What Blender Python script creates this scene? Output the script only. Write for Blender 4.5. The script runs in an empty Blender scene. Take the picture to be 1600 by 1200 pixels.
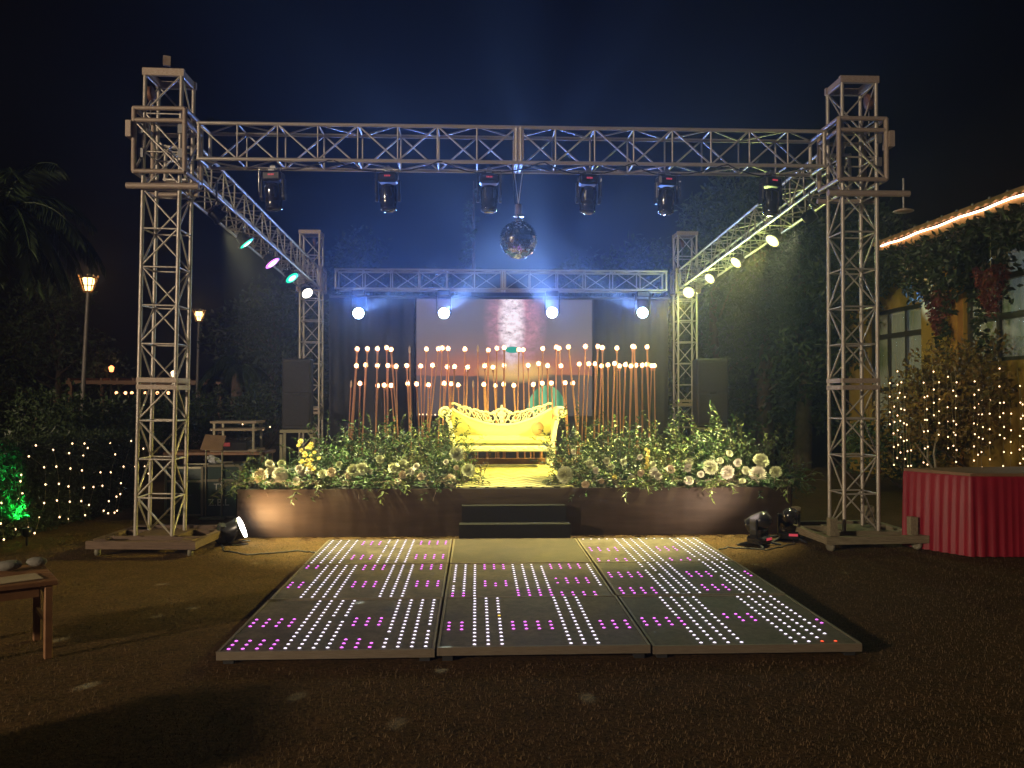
import bpy, math, random
from mathutils import Vector, Matrix, Euler
random.seed(7)
R = math.radians
S = bpy.context.scene
COL = S.collection

# ------------------------------------------------------------------ camera
FPX, YAW, PITCH, EYE = 1318.0, R(2.473), R(0.728), 1.55
cam = bpy.data.objects.new('camera', bpy.data.cameras.new('camera'))
COL.objects.link(cam)
cam.location = (0, 0, EYE)
cam.rotation_euler = (R(90) + PITCH, 0, -YAW)
cam.data.sensor_width = 36
cam.data.lens = FPX / 1600 * 36
cam.data.clip_start = 0.05
cam.data.clip_end = 600
S.camera = cam

# ------------------------------------------------------------------ sky, moon, exposure
w = bpy.data.worlds.new('World'); S.world = w; w.use_nodes = True
nt = w.node_tree
sky = nt.nodes.new('ShaderNodeTexSky'); sky.sky_type = 'NISHITA'; sky.sun_disc = False
sky.sun_elevation = R(-5.5); sky.sun_rotation = R(200)
bg = nt.nodes['Background']; bg.inputs['Strength'].default_value = 0.006
nt.links.new(sky.outputs[0], bg.inputs['Color'])

def aim(o, target):
    d = Vector(target) - o.location
    o.rotation_euler = d.to_track_quat('-Z', 'Y').to_euler()

def lamp(name, kind, loc, energy, color, target=None, size=0.05, cone=60, blend=0.5):
    l = bpy.data.lights.new(name, kind); o = bpy.data.objects.new(name, l); COL.objects.link(o)
    l.energy = energy; l.color = color; o.location = loc
    if kind == 'SUN': l.angle = R(size)
    elif kind in ('POINT', 'SPOT'): l.shadow_soft_size = size
    if kind == 'SPOT': l.spot_size = R(cone); l.spot_blend = blend
    if target is not None: aim(o, target)
    return o
moon = lamp('moon', 'SUN', (0, -20, 30), 0.004, (1.0, .93, .82), (6, 5, 0), 0.5)
# warm garden floodlight out of view, left of and behind the camera
FLOOD = Vector((-16.5, -8.0, 5.2))
lamp('flood_light', 'SPOT', FLOOD, 12500, (1.0, .78, .53), (1.0, 6.5, 1.5), .35, 110, .5)

S.view_settings.view_transform = 'Standard'; S.view_settings.look = 'None'
S.view_settings.exposure = 0; S.view_settings.gamma = 1
S.view_settings.use_curve_mapping = False
S.render.engine = 'CYCLES'
cy = S.cycles
cy.use_denoising = True
cy.use_light_tree = True
cy.max_bounces = 5; cy.diffuse_bounces = 2; cy.glossy_bounces = 3; cy.volume_bounces = 0; cy.transmission_bounces = 3
cy.sample_clamp_indirect = 2.0
cy.caustics_reflective = False; cy.caustics_refractive = False

# pixel of the 1600x1200 photograph -> point in the world at depth Y / at height z
_f = Vector((math.sin(YAW) * math.cos(PITCH), math.cos(YAW) * math.cos(PITCH), math.sin(PITCH)))
_r = Vector((math.cos(YAW), -math.sin(YAW), 0)); _u = _r.cross(_f)
def ray(u, v): return _f + _r * ((u - 800) / FPX) + _u * ((600 - v) / FPX)
def at(u, v, Y):
    d = ray(u, v); return Vector((0, 0, EYE)) + d * (Y / d.y)
def atz(u, v, z=0.0):
    d = ray(u, v); return Vector((0, 0, EYE)) + d * ((z - EYE) / d.z)
def atx(u, v, X):
    d = ray(u, v); return Vector((0, 0, EYE)) + d * (X / d.x)

# ------------------------------------------------------------------ materials
MATS = {}
def mat(name, color, rough=.6, metal=0.0, var=.25, scale=8.0, bump=0.0, bscale=60, spec=.5, color2=None, coat=0.0, obj_random=0.0):
    if name in MATS: return MATS[name]
    m = bpy.data.materials.new(name); m.use_nodes = True; n = m.node_tree.nodes; L = m.node_tree.links
    b = n['Principled BSDF']
    b.inputs['Roughness'].default_value = rough; b.inputs['Metallic'].default_value = metal
    b.inputs['Specular IOR Level'].default_value = spec
    b.inputs['Coat Weight'].default_value = coat
    tc = n.new('ShaderNodeTexCoord')
    no = n.new('ShaderNodeTexNoise'); no.inputs['Scale'].default_value = scale; no.inputs['Detail'].default_value = 6
    no.inputs['Roughness'].default_value = .65
    L.new(tc.outputs['Object'], no.inputs['Vector'])
    rp = n.new('ShaderNodeValToRGB'); L.new(no.outputs['Fac'], rp.inputs['Fac'])
    c = color; d = color2 or tuple(x * (1 - var) for x in c)
    rp.color_ramp.elements[0].position = .32; rp.color_ramp.elements[1].position = .68
    rp.color_ramp.elements[0].color = (*d, 1); rp.color_ramp.elements[1].color = (*c, 1)
    out = rp.outputs['Color']
    if obj_random:
        oi = n.new('ShaderNodeObjectInfo'); hs = n.new('ShaderNodeHueSaturation')
        mr = n.new('ShaderNodeMapRange'); L.new(oi.outputs['Random'], mr.inputs['Value'])
        mr.inputs['To Min'].default_value = 1 - obj_random; mr.inputs['To Max'].default_value = 1 + obj_random
        L.new(mr.outputs[0], hs.inputs['Value']); L.new(out, hs.inputs['Color']); out = hs.outputs['Color']
    L.new(out, b.inputs['Base Color'])
    if bump:
        n2 = n.new('ShaderNodeTexNoise'); n2.inputs['Scale'].default_value = bscale; n2.inputs['Detail'].default_value = 4
        L.new(tc.outputs['Object'], n2.inputs['Vector'])
        bp = n.new('ShaderNodeBump'); bp.inputs['Strength'].default_value = bump; bp.inputs['Distance'].default_value = .02
        L.new(n2.outputs['Fac'], bp.inputs['Height']); L.new(bp.outputs[0], b.inputs['Normal'])
    MATS[name] = m
    return m
def glow(name, color, strength, sample=False):
    if name in MATS: return MATS[name]
    m = bpy.data.materials.new(name); m.use_nodes = True
    b = m.node_tree.nodes['Principled BSDF']
    b.inputs['Base Color'].default_value = (.02, .02, .02, 1)
    b.inputs['Emission Color'].default_value = (*color, 1); b.inputs['Emission Strength'].default_value = strength
    m.cycles.emission_sampling = 'AUTO' if sample else 'NONE'
    MATS[name] = m
    return m

M_truss = mat('truss_paint', (.54, .52, .48), .34, .35, color2=(.36, .30, .23), scale=11, bump=.15, bscale=90)
M_truss_d = mat('truss_thick_paint', (.44, .38, .32), .45, .15, color2=(.24, .16, .10), scale=14, bump=.2)
M_black = mat('black_plastic', (.018, .018, .02), .3, 0, scale=20)
M_blackmatte = mat('black_matte', (.02, .02, .021), .75, 0, scale=20, bump=.1)
M_gloss = mat('black_gloss', (.02, .02, .024), .12, 0, scale=9, coat=.5)
M_chrome = mat('chrome', (.6, .6, .62), .18, 1, scale=10)
M_cable = mat('black_cable', (.02, .02, .02), .45)
M_copper = mat('copper_pole', (.62, .30, .155), .42, .2, var=.3, scale=14)
M_wood = mat('brown_wood', (.30, .15, .06), .5, 0, color2=(.17, .075, .03), scale=6)
M_leaf = mat('green_leaf', (.070, .135, .036), .45, 0, color2=(.018, .050, .016), scale=5, obj_random=.25)
M_leaf_pale = mat('pale_leaf', (.17, .20, .05), .45, 0, color2=(.05, .085, .022), scale=5, obj_random=.2)
M_leaf_dark = mat('dark_leaf', (.045, .075, .022), .5, 0, color2=(.018, .035, .010), scale=2.2, obj_random=.3)
M_leaf_orange = mat('orange_lit_leaf', (.26, .15, .022), .5, 0, color2=(.06, .05, .010), scale=3)  # warm lamp light on the bush put into the leaf colour
M_bark = mat('bark', (.13, .09, .06), .85, 0, color2=(.06, .04, .03), scale=7, bump=.5, bscale=25)
M_petal = mat('white_petal', (.86, .80, .62), .5, 0, var=.12, scale=30)
M_petal_g = mat('greenish_petal', (.74, .76, .46), .5, 0, var=.15, scale=30)
M_petal_p = mat('peach_petal', (.86, .70, .50), .5, 0, var=.15, scale=30)
M_petal_y = mat('yellow_petal', (.82, .66, .16), .5, 0, var=.15, scale=30)
M_white = mat('white_lacquer', (.84, .82, .70), .3, 0, var=.08, scale=9, coat=.2)
M_fabric = mat('cream_upholstery', (.78, .73, .30), .6, 0, var=.08, scale=14, bump=.08)
M_wire = mat('light_wire', (.30, .24, .13), .5)
M_steel = mat('dull_steel', (.25, .25, .25), .4, .6)

# ------------------------------------------------------------------ mesh helpers
class MB:
    def __init__(s): s.v = []; s.f = []; s.sm = []
    def add(s, vs, fs, smooth=False):
        k = len(s.v); s.v += [tuple(x) for x in vs]
        s.f += [tuple(i + k for i in f) for f in fs]; s.sm += [smooth] * len(fs)
        return s
    def box(s, c, d, rot=None, bevel=0.0):
        hx, hy, hz = d[0] / 2, d[1] / 2, d[2] / 2
        if bevel <= 0:
            vs = [Vector((x * hx, y * hy, z * hz)) for x in (-1, 1) for y in (-1, 1) for z in (-1, 1)]
            fs = [(0, 1, 3, 2), (4, 6, 7, 5), (0, 4, 5, 1), (2, 3, 7, 6), (0, 2, 6, 4), (1, 5, 7, 3)]
        else:
            b = min(bevel, hx * .9, hy * .9, hz * .9); vs = []; idx = {}
            for x in (-1, 1):
                for y in (-1, 1):
                    for z in (-1, 1):
                        for a in range(3):
                            p = [x * (hx - (b if a != 0 else 0)), y * (hy - (b if a != 1 else 0)), z * (hz - (b if a != 2 else 0))]
                            idx[(x, y, z, a)] = len(vs); vs.append(Vector(p))
            fs = []
            for a in range(3):
                o1, o2 = [(1, 2), (2, 0), (0, 1)][a]
                for sg in (-1, 1):
                    q = []
                    for s1, s2 in ((-1, -1), (1, -1), (1, 1), (-1, 1)):
                        k = [0, 0, 0]; k[a] = sg; k[o1] = s1; k[o2] = s2; q.append(idx[(*k, a)])
                    fs.append(tuple(q if sg > 0 else q[::-1]))
            for a in range(3):
                o1, o2 = [(1, 2), (2, 0), (0, 1)][a]
                for s1 in (-1, 1):
                    for s2 in (-1, 1):
                        def K(t, face):
                            k = [0, 0, 0]; k[a] = t; k[o1] = s1; k[o2] = s2; return idx[(*k, face)]
                        q = [K(-1, o1), K(1, o1), K(1, o2), K(-1, o2)]
                        fs.append(tuple(q if s1 * s2 > 0 else q[::-1]))
            for x in (-1, 1):
                for y in (-1, 1):
                    for z in (-1, 1):
                        q = [idx[(x, y, z, a)] for a in range(3)]
                        fs.append(tuple(q if x * y * z > 0 else q[::-1]))
        if rot is not None:
            rm = Euler(rot).to_matrix(); vs = [rm @ p for p in vs]
        c = Vector(c)
        return s.add([p + c for p in vs], fs)
    def cyl(s, p, q, r, n=8, r2=None, caps=True, smooth=True):
        p = Vector(p); q = Vector(q); d = (q - p)
        if d.length < 1e-6: return s
        z = d.normalized(); x = z.orthogonal().normalized(); y = z.cross(x); r2 = r if r2 is None else r2
        vs = []
        for c, rr in ((p, r), (q, r2)):
            for i in range(n):
                a = 2 * math.pi * i / n; vs.append(c + x * (math.cos(a) * rr) + y * (math.sin(a) * rr))
        s.add(vs, [(i, (i + 1) % n, n + (i + 1) % n, n + i) for i in range(n)], smooth)
        if caps: s.add(vs, [tuple(range(n - 1, -1, -1)), tuple(range(n, 2 * n))])
        return s
    def tube(s, pts, r, n=6, r2=None):
        pts = [Vector(p) for p in pts]; m = len(pts); vs = []
        r2 = r if r2 is None else r2; x = None
        for i, p in enumerate(pts):
            t = (pts[min(i + 1, m - 1)] - pts[max(i - 1, 0)])
            t = t.normalized() if t.length > 1e-9 else Vector((0, 0, 1))
            x = t.orthogonal().normalized() if x is None else (x - t * x.dot(t)).normalized()
            y = t.cross(x); rr = r + (r2 - r) * i / max(1, m - 1)
            for k in range(n):
                a = 2 * math.pi * k / n; vs.append(p + x * (math.cos(a) * rr) + y * (math.sin(a) * rr))
        fs = []
        for i in range(m - 1):
            for k in range(n):
                fs.append((i * n + k, i * n + (k + 1) % n, (i + 1) * n + (k + 1) % n, (i + 1) * n + k))
        s.add(vs, fs, True)
        s.add(vs, [tuple(range(n - 1, -1, -1)), tuple(range((m - 1) * n, m * n))])
        return s
    def ball(s, c, r, nu=10, nv=6, sc=(1, 1, 1)):
        c = Vector(c); vs = [c + Vector((0, 0, r * sc[2]))]
        for j in range(1, nv):
            t = math.pi * j / nv
            for i in range(nu):
                a = 2 * math.pi * i / nu
                vs.append(c + Vector((math.sin(t) * math.cos(a) * r * sc[0], math.sin(t) * math.sin(a) * r * sc[1], math.cos(t) * r * sc[2])))
        vs.append(c - Vector((0, 0, r * sc[2]))); fs = []
        for i in range(nu): fs.append((0, 1 + i, 1 + (i + 1) % nu))
        for j in range(nv - 2):
            for i in range(nu):
                a = 1 + j * nu + i; b = 1 + j * nu + (i + 1) % nu; fs.append((a, a + nu, b + nu, b))
        e = len(vs) - 1; k = 1 + (nv - 2) * nu
        for i in range(nu): fs.append((e, k + (i + 1) % nu, k + i))
        return s.add(vs, fs, True)
    def lathe(s, prof, n=16, c=(0, 0, 0), axis=None):
        vs = []; c = Vector(c); rm = Matrix.Identity(3) if axis is None else Vector(axis).to_track_quat('Z', 'Y').to_matrix()
        for r, z in prof:
            for i in range(n):
                a = 2 * math.pi * i / n; vs.append(c + rm @ Vector((r * math.cos(a), r * math.sin(a), z)))
        fs = []
        for j in range(len(prof) - 1):
            for i in range(n): fs.append((j * n + i, j * n + (i + 1) % n, (j + 1) * n + (i + 1) % n, (j + 1) * n + i))
        s.add(vs, fs, True)
        s.add(vs, [tuple(range(n - 1, -1, -1)), tuple(range((len(prof) - 1) * n, len(prof) * n))])
        return s
    def mesh(s, name):
        m = bpy.data.meshes.new(name); m.from_pydata(s.v, [], s.f)
        m.polygons.foreach_set('use_smooth', s.sm); m.update(); return m
    def build(s, name, material, parent=None, loc=None, rot=None):
        m = s.mesh(name); m.materials.append(material); return put(name, m, parent, loc, rot)

def put(name, mesh, parent=None, loc=None, rot=None, scale=None):
    o = bpy.data.objects.new(name, mesh); COL.objects.link(o)
    if parent is not None: o.parent = parent
    if loc is not None: o.location = loc
    if rot is not None: o.rotation_euler = rot
    if scale is not None: o.scale = scale
    return o
def tag(o, label=None, cat=None, group=None, kind=None):
    if label: o['label'] = label
    if cat: o['category'] = cat
    if group: o['group'] = group
    if kind: o['kind'] = kind
    return o
def thing(name, label, cat, loc=(0, 0, 0), rot=(0, 0, 0), group=None):
    o = bpy.data.objects.new(name, None); COL.objects.link(o); o.empty_display_size = .1
    o.location = loc; o.rotation_euler = rot
    return tag(o, label, cat, group)
def copy_tree(o, parent=None):
    c = o.copy(); COL.objects.link(c)
    if parent is not None: c.parent = parent
    for ch in list(o.children): copy_tree(ch, c)
    return c
UNIT = {}
def bar(name, p, q, r, material, parent, n=8):
    """a straight tube from p to q: every tube of one material shares a mesh"""
    key = (material.name, n)
    if key not in UNIT:
        m = MB().cyl((0, 0, 0), (0, 0, 1), 1, n).mesh('tube'); m.materials.append(material); UNIT[key] = m
    p = Vector(p); q = Vector(q); d = q - p
    return put(name, UNIT[key], parent, p, d.to_track_quat('Z', 'Y').to_euler(), (r, r, d.length))
BOXU = {}
def block(name, c, d, material, parent, rot=None):
    if material.name not in BOXU:
        m = MB().box((0, 0, 0), (1, 1, 1)).mesh('block'); m.materials.append(material); BOXU[material.name] = m
    return put(name, BOXU[material.name], parent, c, rot, d)

# ------------------------------------------------------------------ ground
gm = bpy.data.materials.new('dry_lawn'); gm.use_nodes = True
n = gm.node_tree.nodes; L = gm.node_tree.links; b = n['Principled BSDF']; b.inputs['Roughness'].default_value = .95
b.inputs['Specular IOR Level'].default_value = .1
tc = n.new('ShaderNodeTexCoord')
def noise(scale, detail=5, rough=.6):
    x = n.new('ShaderNodeTexNoise'); x.inputs['Scale'].default_value = scale; x.inputs['Detail'].default_value = detail
    x.inputs['Roughness'].default_value = rough; L.new(tc.outputs['Object'], x.inputs['Vector']); return x
n1 = noise(.55, 4); n2 = noise(38, 6, .75); n3 = noise(6, 5)
r1 = n.new('ShaderNodeValToRGB'); L.new(n2.outputs['Fac'], r1.inputs['Fac'])
e = r1.color_ramp.elements; e[0].position = .34; e[0].color = (.030, .016, .006, 1); e[1].position = .70; e[1].color = (.20, .115, .045, 1)
r2 = n.new('ShaderNodeValToRGB'); L.new(n3.outputs['Fac'], r2.inputs['Fac'])
e = r2.color_ramp.elements; e[0].position = .35; e[0].color = (.6, .66, .5, 1); e[1].position = .7; e[1].color = (1.05, 1, .95, 1)
mx = n.new('ShaderNodeMix'); mx.data_type = 'RGBA'; mx.blend_type = 'MULTIPLY'; mx.inputs[0].default_value = .8
L.new(r1.outputs[0], mx.inputs[6]); L.new(r2.outputs[0], mx.inputs[7]); L.new(mx.outputs[2], b.inputs['Base Color'])
bp = n.new('ShaderNodeBump'); bp.inputs['Strength'].default_value = .9; bp.inputs['Distance'].default_value = .02
L.new(n2.outputs['Fac'], bp.inputs['Height']); L.new(bp.outputs[0], b.inputs['Normal'])
MATS['lawn'] = gm
G = MB(); gx = [-38 + i * 1.0 for i in range(77)]; gy = [-18 + i * 1.0 for i in range(67)]
gv = [(x, y, .0) for y in gy for x in gx]; nx = len(gx)
G.add(gv, [(j * nx + i, j * nx + i + 1, (j + 1) * nx + i + 1, (j + 1) * nx + i) for j in range(len(gy) - 1) for i in range(nx - 1)])
tag(G.build('ground', gm), 'dry brown lawn in front of the stage', None, None, 'structure')
M_grass = mat('grass_blade', (.17, .105, .045), .85, 0, color2=(.075, .05, .018), scale=3)
gb = MB(); rg = random.Random(3)
for i in range(80000):
    Y = 2.2 + 7.4 * rg.random() ** 1.6; X = rg.uniform(-.70, .76) * Y + .05
    if -1.52 < X < 2.32 and 4.86 < Y < 8.7: continue
    h = rg.uniform(.006, .022); a = rg.uniform(0, 6.28); wd = rg.uniform(.0012, .0028); ln = rg.uniform(.1, .9)
    dx, dy = math.cos(a) * wd, math.sin(a) * wd; ox, oy = -math.sin(a) * h * ln, math.cos(a) * h * ln
    gb.add([(X - dx, Y - dy, .0), (X + dx, Y + dy, .0), (X + ox, Y + oy, h)], [(0, 1, 2)])
tag(gb.build('grass', M_grass), 'short dry grass blades covering the lawn', None, None, 'stuff')

# ------------------------------------------------------------------ box trusses and towers
def truss(name, label, p0, p1, size=.355, bay=.40, group=None, joint=True, rc=.0195, rb=.0095):
    p0 = Vector(p0); p1 = Vector(p1); Lg = (p1 - p0).length
    o = thing(name, label, 'truss', p0, (0, 0, 0), group)
    x = (p1 - p0).normalized(); y = Vector((0, 0, 1)).cross(x).normalized(); z = x.cross(y)
    o.rotation_euler = Matrix((x, y, z)).transposed().to_euler()
    h = size / 2; C = {(a, c): (0, a * h, c * h) for a in (-1, 1) for c in (-1, 1)}
    def P(t, a, c): return Vector((t, a * h, c * h))
    for a in (-1, 1):
        for c in (-1, 1): bar('chord', P(0, a, c), P(Lg, a, c), rc, M_truss, o)
    nb = max(2, round(Lg / bay)); faces = [((-1, -1), (-1, 1)), ((1, -1), (1, 1)), ((-1, 1), (1, 1)), ((-1, -1), (1, -1))]
    for fi, (A, B) in enumerate(faces):
        for k in range(nb + 1):
            t = Lg * k / nb
            if k in (0, nb) or (joint and k == nb // 2):
                bar('end_bar', P(min(max(t, .02), Lg - .02), *A), P(min(max(t, .02), Lg - .02), *B), .02, M_truss, o)
            else: bar('cross_bar', P(t, *A), P(t, *B), rb, M_truss, o, 6)
            if k < nb:
                t2 = Lg * (k + 1) / nb; E = A if (k + fi) % 2 else B; F = B if (k + fi) % 2 else A
                bar('diagonal_brace', P(t, *E), P(t2, *F), rb, M_truss, o, 6)
    if joint:
        t = Lg * (nb // 2) / nb + .045
        for (A, B) in faces: bar('end_bar', P(t, *A), P(t, *B), .02, M_truss, o)
        for a in (-1, 1):
            block('joint_plate', (t - .022, a * (h + .012), 0), (.10, .006, .30), M_truss_d, o)
    return o
def tower(label, x0, y0, z0, z1, lean=0.0, size=.355, bay=.392, joints=(1.66,), group='truss towers', hoist=0):
    o = thing('truss_tower', label, 'truss tower', (x0 + size / 2, y0 + size / 2, z0), (0, lean, 0), group)
    h = size / 2; H = z1 - z0
    def P(t, a, c): return Vector((a * h, c * h, t))
    for a in (-1, 1):
        for c in (-1, 1): bar('leg', P(0, a, c), P(H, a, c), .0205, M_truss, o)
    faces = [((-1, -1), (1, -1)), ((-1, 1), (1, 1)), ((-1, -1), (-1, 1)), ((1, -1), (1, 1))]
    nb = round(H / bay)
    for fi, (A, B) in enumerate(faces):
        for k in range(nb + 1):
            t = H * k / nb
            if k > 0: bar('cross_bar', P(t - .01, *A), P(t - .01, *B), .0095, M_truss, o, 6)
            if k < nb:
                t2 = H * (k + 1) / nb; E = A if (k + fi) % 2 else B; F = B if (k + fi) % 2 else A
                bar('diagonal_brace', P(t, *E), P(t2, *F), .0095, M_truss, o, 6)
        for jz in joints:
            for dz in (-.035, .035):
                mid = (P(jz - z0 + dz, *A) + P(jz - z0 + dz, *B)) / 2
                sx = size + .035 if A[1] == B[1] else .04; sy = .04 if A[1] == B[1] else size - .045
                off = Vector((0, .003 * A[1] if A[1] == B[1] else 0, 0)) 
                block('flange', mid + off, (sx, sy, .045), M_truss_d, o)
    # head block: four beams on top, pulley wheel under the cross beam
    for c in (-1, 1): block('head_beam', (0, c * h, H + .02), (size + .05, .045, .07), M_truss_d, o)
    for a in (-1, 1): block('head_beam', (a * (h - .012), 0, H + .022), (.05, size - .05, .06), M_truss_d, o)
    pu = MB(); pu.lathe([(.03, -.02), (.085, -.02), (.07, 0), (.085, .02), (.03, .02)], 16, (hoist * h * 1.05, 0, H - .14), (1, 0, .15))
    pu.build('pulley', mat('rust_iron', (.20, .09, .05), .6, .3), o)
    hk = MB(); hk.tube([(hoist * h * 1.05, 0, H - .14 - .09 * k) for k in range(5)], .007, 5)
    hk.build('hoist_chain', M_steel, o)
    return o
GR = 'front truss towers'
t_fl = tower('tall front truss tower on the left with a hooked beam on its head', -3.335, 8.45, .165, 4.72, -R(-.9), group=GR, hoist=-1)
t_fr = tower('tall front truss tower beside the red skirted table', 3.75, 8.45, .165, 4.76, 0, group=GR, hoist=1)
t_bl = tower('back truss tower behind the loudspeaker left of the stage', -3.25, 15.75, .13, 4.55, 0, group='back truss towers', hoist=.3, joints=(1.25,))
t_br = tower('back truss tower beside the loudspeaker right of the stage', 3.82, 15.75, .13, 4.58, 0, group='back truss towers', hoist=-.3, joints=(1.4,))
# the hook beam standing out of the front left tower's head
hb = MB(); hb.box((-.03, -.02, 4.72 - .13 + .16), (.07, .36, .09), (R(18), 0, R(20)))
hb.build('hook_beam', M_truss_d, t_fl)
FT = truss('box_truss', 'long front box truss carrying the mirror ball', (-2.76, 8.6275, 4.065), (3.58, 8.6275, 4.065), bay=.396, group='roof trusses')
BT = truss('box_truss', 'far box truss above the screen with four bright blue lights', (-2.62, 15.95, 3.705), (3.62, 15.95, 3.705), bay=.52, group='roof trusses')
SL = truss('box_truss', 'left side box truss with coloured lamps running to the back', (-3.13, 9.1, 4.02), (-3.07, 15.6, 3.72), bay=.42, group='roof trusses', joint=False)
SR = truss('box_truss', 'right side box truss with four yellow lamps running to the back', (3.95, 9.1, 4.02), (4.0, 15.6, 3.72), bay=.42, group='roof trusses', joint=False)

def corner_block(label, cx, cy, cz, s=.49, hgt=.62, side=1, size=.355):
    o = thing('corner_block', label, 'corner block', (cx, cy, cz), (0, 0, 0), 'corner blocks on the towers')
    h = s / 2; t = .026; H = hgt / 2
    for a in (-1, 1):
        for c in (-1, 1): bar('upright', (a * h, c * h, -H), (a * h, c * h, H), t, M_truss_d, o)
    for zz in (-H, H * .62, H):
        for c in (-1, 1): bar('rail', (-h, c * h, zz), (h, c * h, zz), t * .9, M_truss_d, o)
        for a in (-1, 1): bar('rail', (a * h, -h, zz), (a * h, h, zz), t * .9, M_truss_d, o)
    for k, a in enumerate((-1, 1)):
        bar('diagonal_brace', (a * h, -h, -H), (a * h, h, H * .6), .011, M_truss, o, 6)
        bar('diagonal_brace', (-h, a * h, H * .6), (h, a * h, -H), .011, M_truss, o, 6)
    for zz in (-.12, .12):
        for a in (-1, 1):
            block('roller', (a * (h - .055), -h + .06, zz), (.045, .07, .09), M_steel, o)
    block('side_plate', (side * (h + .035), -h + .02, H * .30), (.05, .16, .16), M_truss_d, o)
    return o
corner_block('openwork corner block round the front left tower', -3.10, 8.6275, 4.05, side=-1)
corner_block('openwork corner block round the front right tower', 3.93, 8.6275, 4.05, side=1)
corner_block('small corner block round the far left tower', -3.07, 15.93, 3.70, .44, .44, -1)
corner_block('small corner block round the far right tower', 4.0, 15.93, 3.70, .44, .44, 1)
def lock_pipe(label, x0, x1, y, z, plate):
    o = thing('locking_pipe', label, 'pipe', ((x0 + x1) / 2, y, z)); d = (x1 - x0) / 2
    bar('pipe', (-d, 0, 0), (d, 0, 0), .032, M_truss_d, o, 12)
    for yy in (.42,): bar('pipe', (-d + .06, yy, 0.012), (d - .14, yy, 0.012), .026, M_truss_d, o, 12)
    if plate:
        bar('screw', (d - .06, 0, -.17), (d - .06, 0, .16), .012, M_steel, o)
        MB().lathe([(.0, -.185), (.095, -.185), (.10, -.175), (.03, -.15), (.0, -.15)], 16, (d - .06, 0, 0)).build('jack_plate', M_truss_d, o)
lock_pipe('thick pipe with a hanging screw jack under the right corner block', 3.58, 4.42, 8.40, 3.60, True)
lock_pipe('thick pipe sticking out left under the left corner block', -3.42, -2.72, 8.40, 3.60, False)

def tower_base(label, cx, cy, rotz, posts, dark=False):
    o = thing('tower_base', label, 'tower base', (cx, cy, 0), (0, 0, rotz), 'wheeled tower bases')
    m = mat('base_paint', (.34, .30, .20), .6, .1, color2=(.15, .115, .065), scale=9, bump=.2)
    if dark: m = mat('shaded_base_paint', (.17, .11, .07), .65, .1, color2=(.08, .045, .025), scale=9, bump=.2)  # shade over the left base painted in as a darker colour
    a = .5; zt = .145
    for s in (-1, 1):
        block('side_beam', (0, s * a, zt - .03), (1.06, .06, .075), m, o)
        block('side_beam', (s * a, 0, zt - .028), (.06, .94, .07), m, o)
        block('inner_beam', (0, s * .2, zt - .026), (.94, .055, .06), m, o)
        block('inner_beam', (s * .2, 0, zt - .02), (.05, .34, .05), m, o)
    block('deck_plate', (0, 0, zt + .008), (.46, .46, .012), m, o)
    k = 0
    for sx in (-1, 1):
        for sy in (-1, 1):
            w = MB(); w.lathe([(.02, -.022), (.05, -.022), (.055, 0), (.05, .022), (.02, .022)], 14, (sx * .45, sy * .45, .055), (1, .3, 0))
            wo = w.build('castor_wheel', mat('castor_rubber', (.23, .21, .15), .6), o)
            block('castor_fork', (0, 0, 0), (.03, .07, .05), M_steel, wo).location = (sx * .45, sy * .45, .10)
            if posts:
                block('jack_post', (sx * .42, sy * .42, zt + .09), (.075, .075, .18), m, o)
            else:
                block('corner_plate', (sx * .42, sy * .42, zt + .012), (.12, .12, .01), m, o)
    return o
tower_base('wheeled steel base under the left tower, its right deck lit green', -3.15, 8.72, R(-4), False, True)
tower_base('wheeled steel base with upright corner posts beside the red table', 3.94, 8.70, R(3), True)
for cx, nm in ((-3.07, 'left'), (4.0, 'right')):
    o = thing('tower_base', 'low base under the far %s tower behind the stage' % nm, 'tower base', (cx, 15.93, 0), group='wheeled tower bases')
    for s in (-1, 1):
        block('side_beam', (0, s * .4, .07), (.86, .06, .08), M_truss_d, o); block('side_beam', (s * .4, 0, .07), (.06, .74, .07), M_truss_d, o)
        block('inner_beam', (0, s * .17, .09), (.74, .06, .06), M_truss_d, o)

# cables looped along the front truss
def cable(label, pts, r=.007):
    o = MB().tube(pts, r, 5).build('cable', M_cable); return tag(o, label, 'cable', 'black cables slung from the front truss')
rc_ = random.Random(5)
def sag(p, q, d, k=9): return [Vector(p).lerp(Vector(q), i / k) + Vector((0, rc_.uniform(-.01, .01), -d * 4 * (i / k) * (1 - i / k))) for i in range(k + 1)]
FX = [428, 607, 764, 918, 1040, 1203]
LX = [at(u, 300, 8.62).x for u in FX]
for i in range(5):
    nm = ['first', 'second', 'third', 'fourth', 'fifth'][i]
    nx_ = ['second', 'third', 'fourth', 'fifth', 'sixth'][i]
    cable('slack black cable between the %s and %s hanging moving lights' % (nm, nx_), sag((LX[i] + .03, 8.50, 3.80), ((LX[i] + LX[i + 1]) / 2, 8.43, 3.88), .03) + sag(((LX[i] + LX[i + 1]) / 2 + .05, 8.43, 3.885), (LX[i + 1] - .03, 8.50, 3.80), .04))

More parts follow.
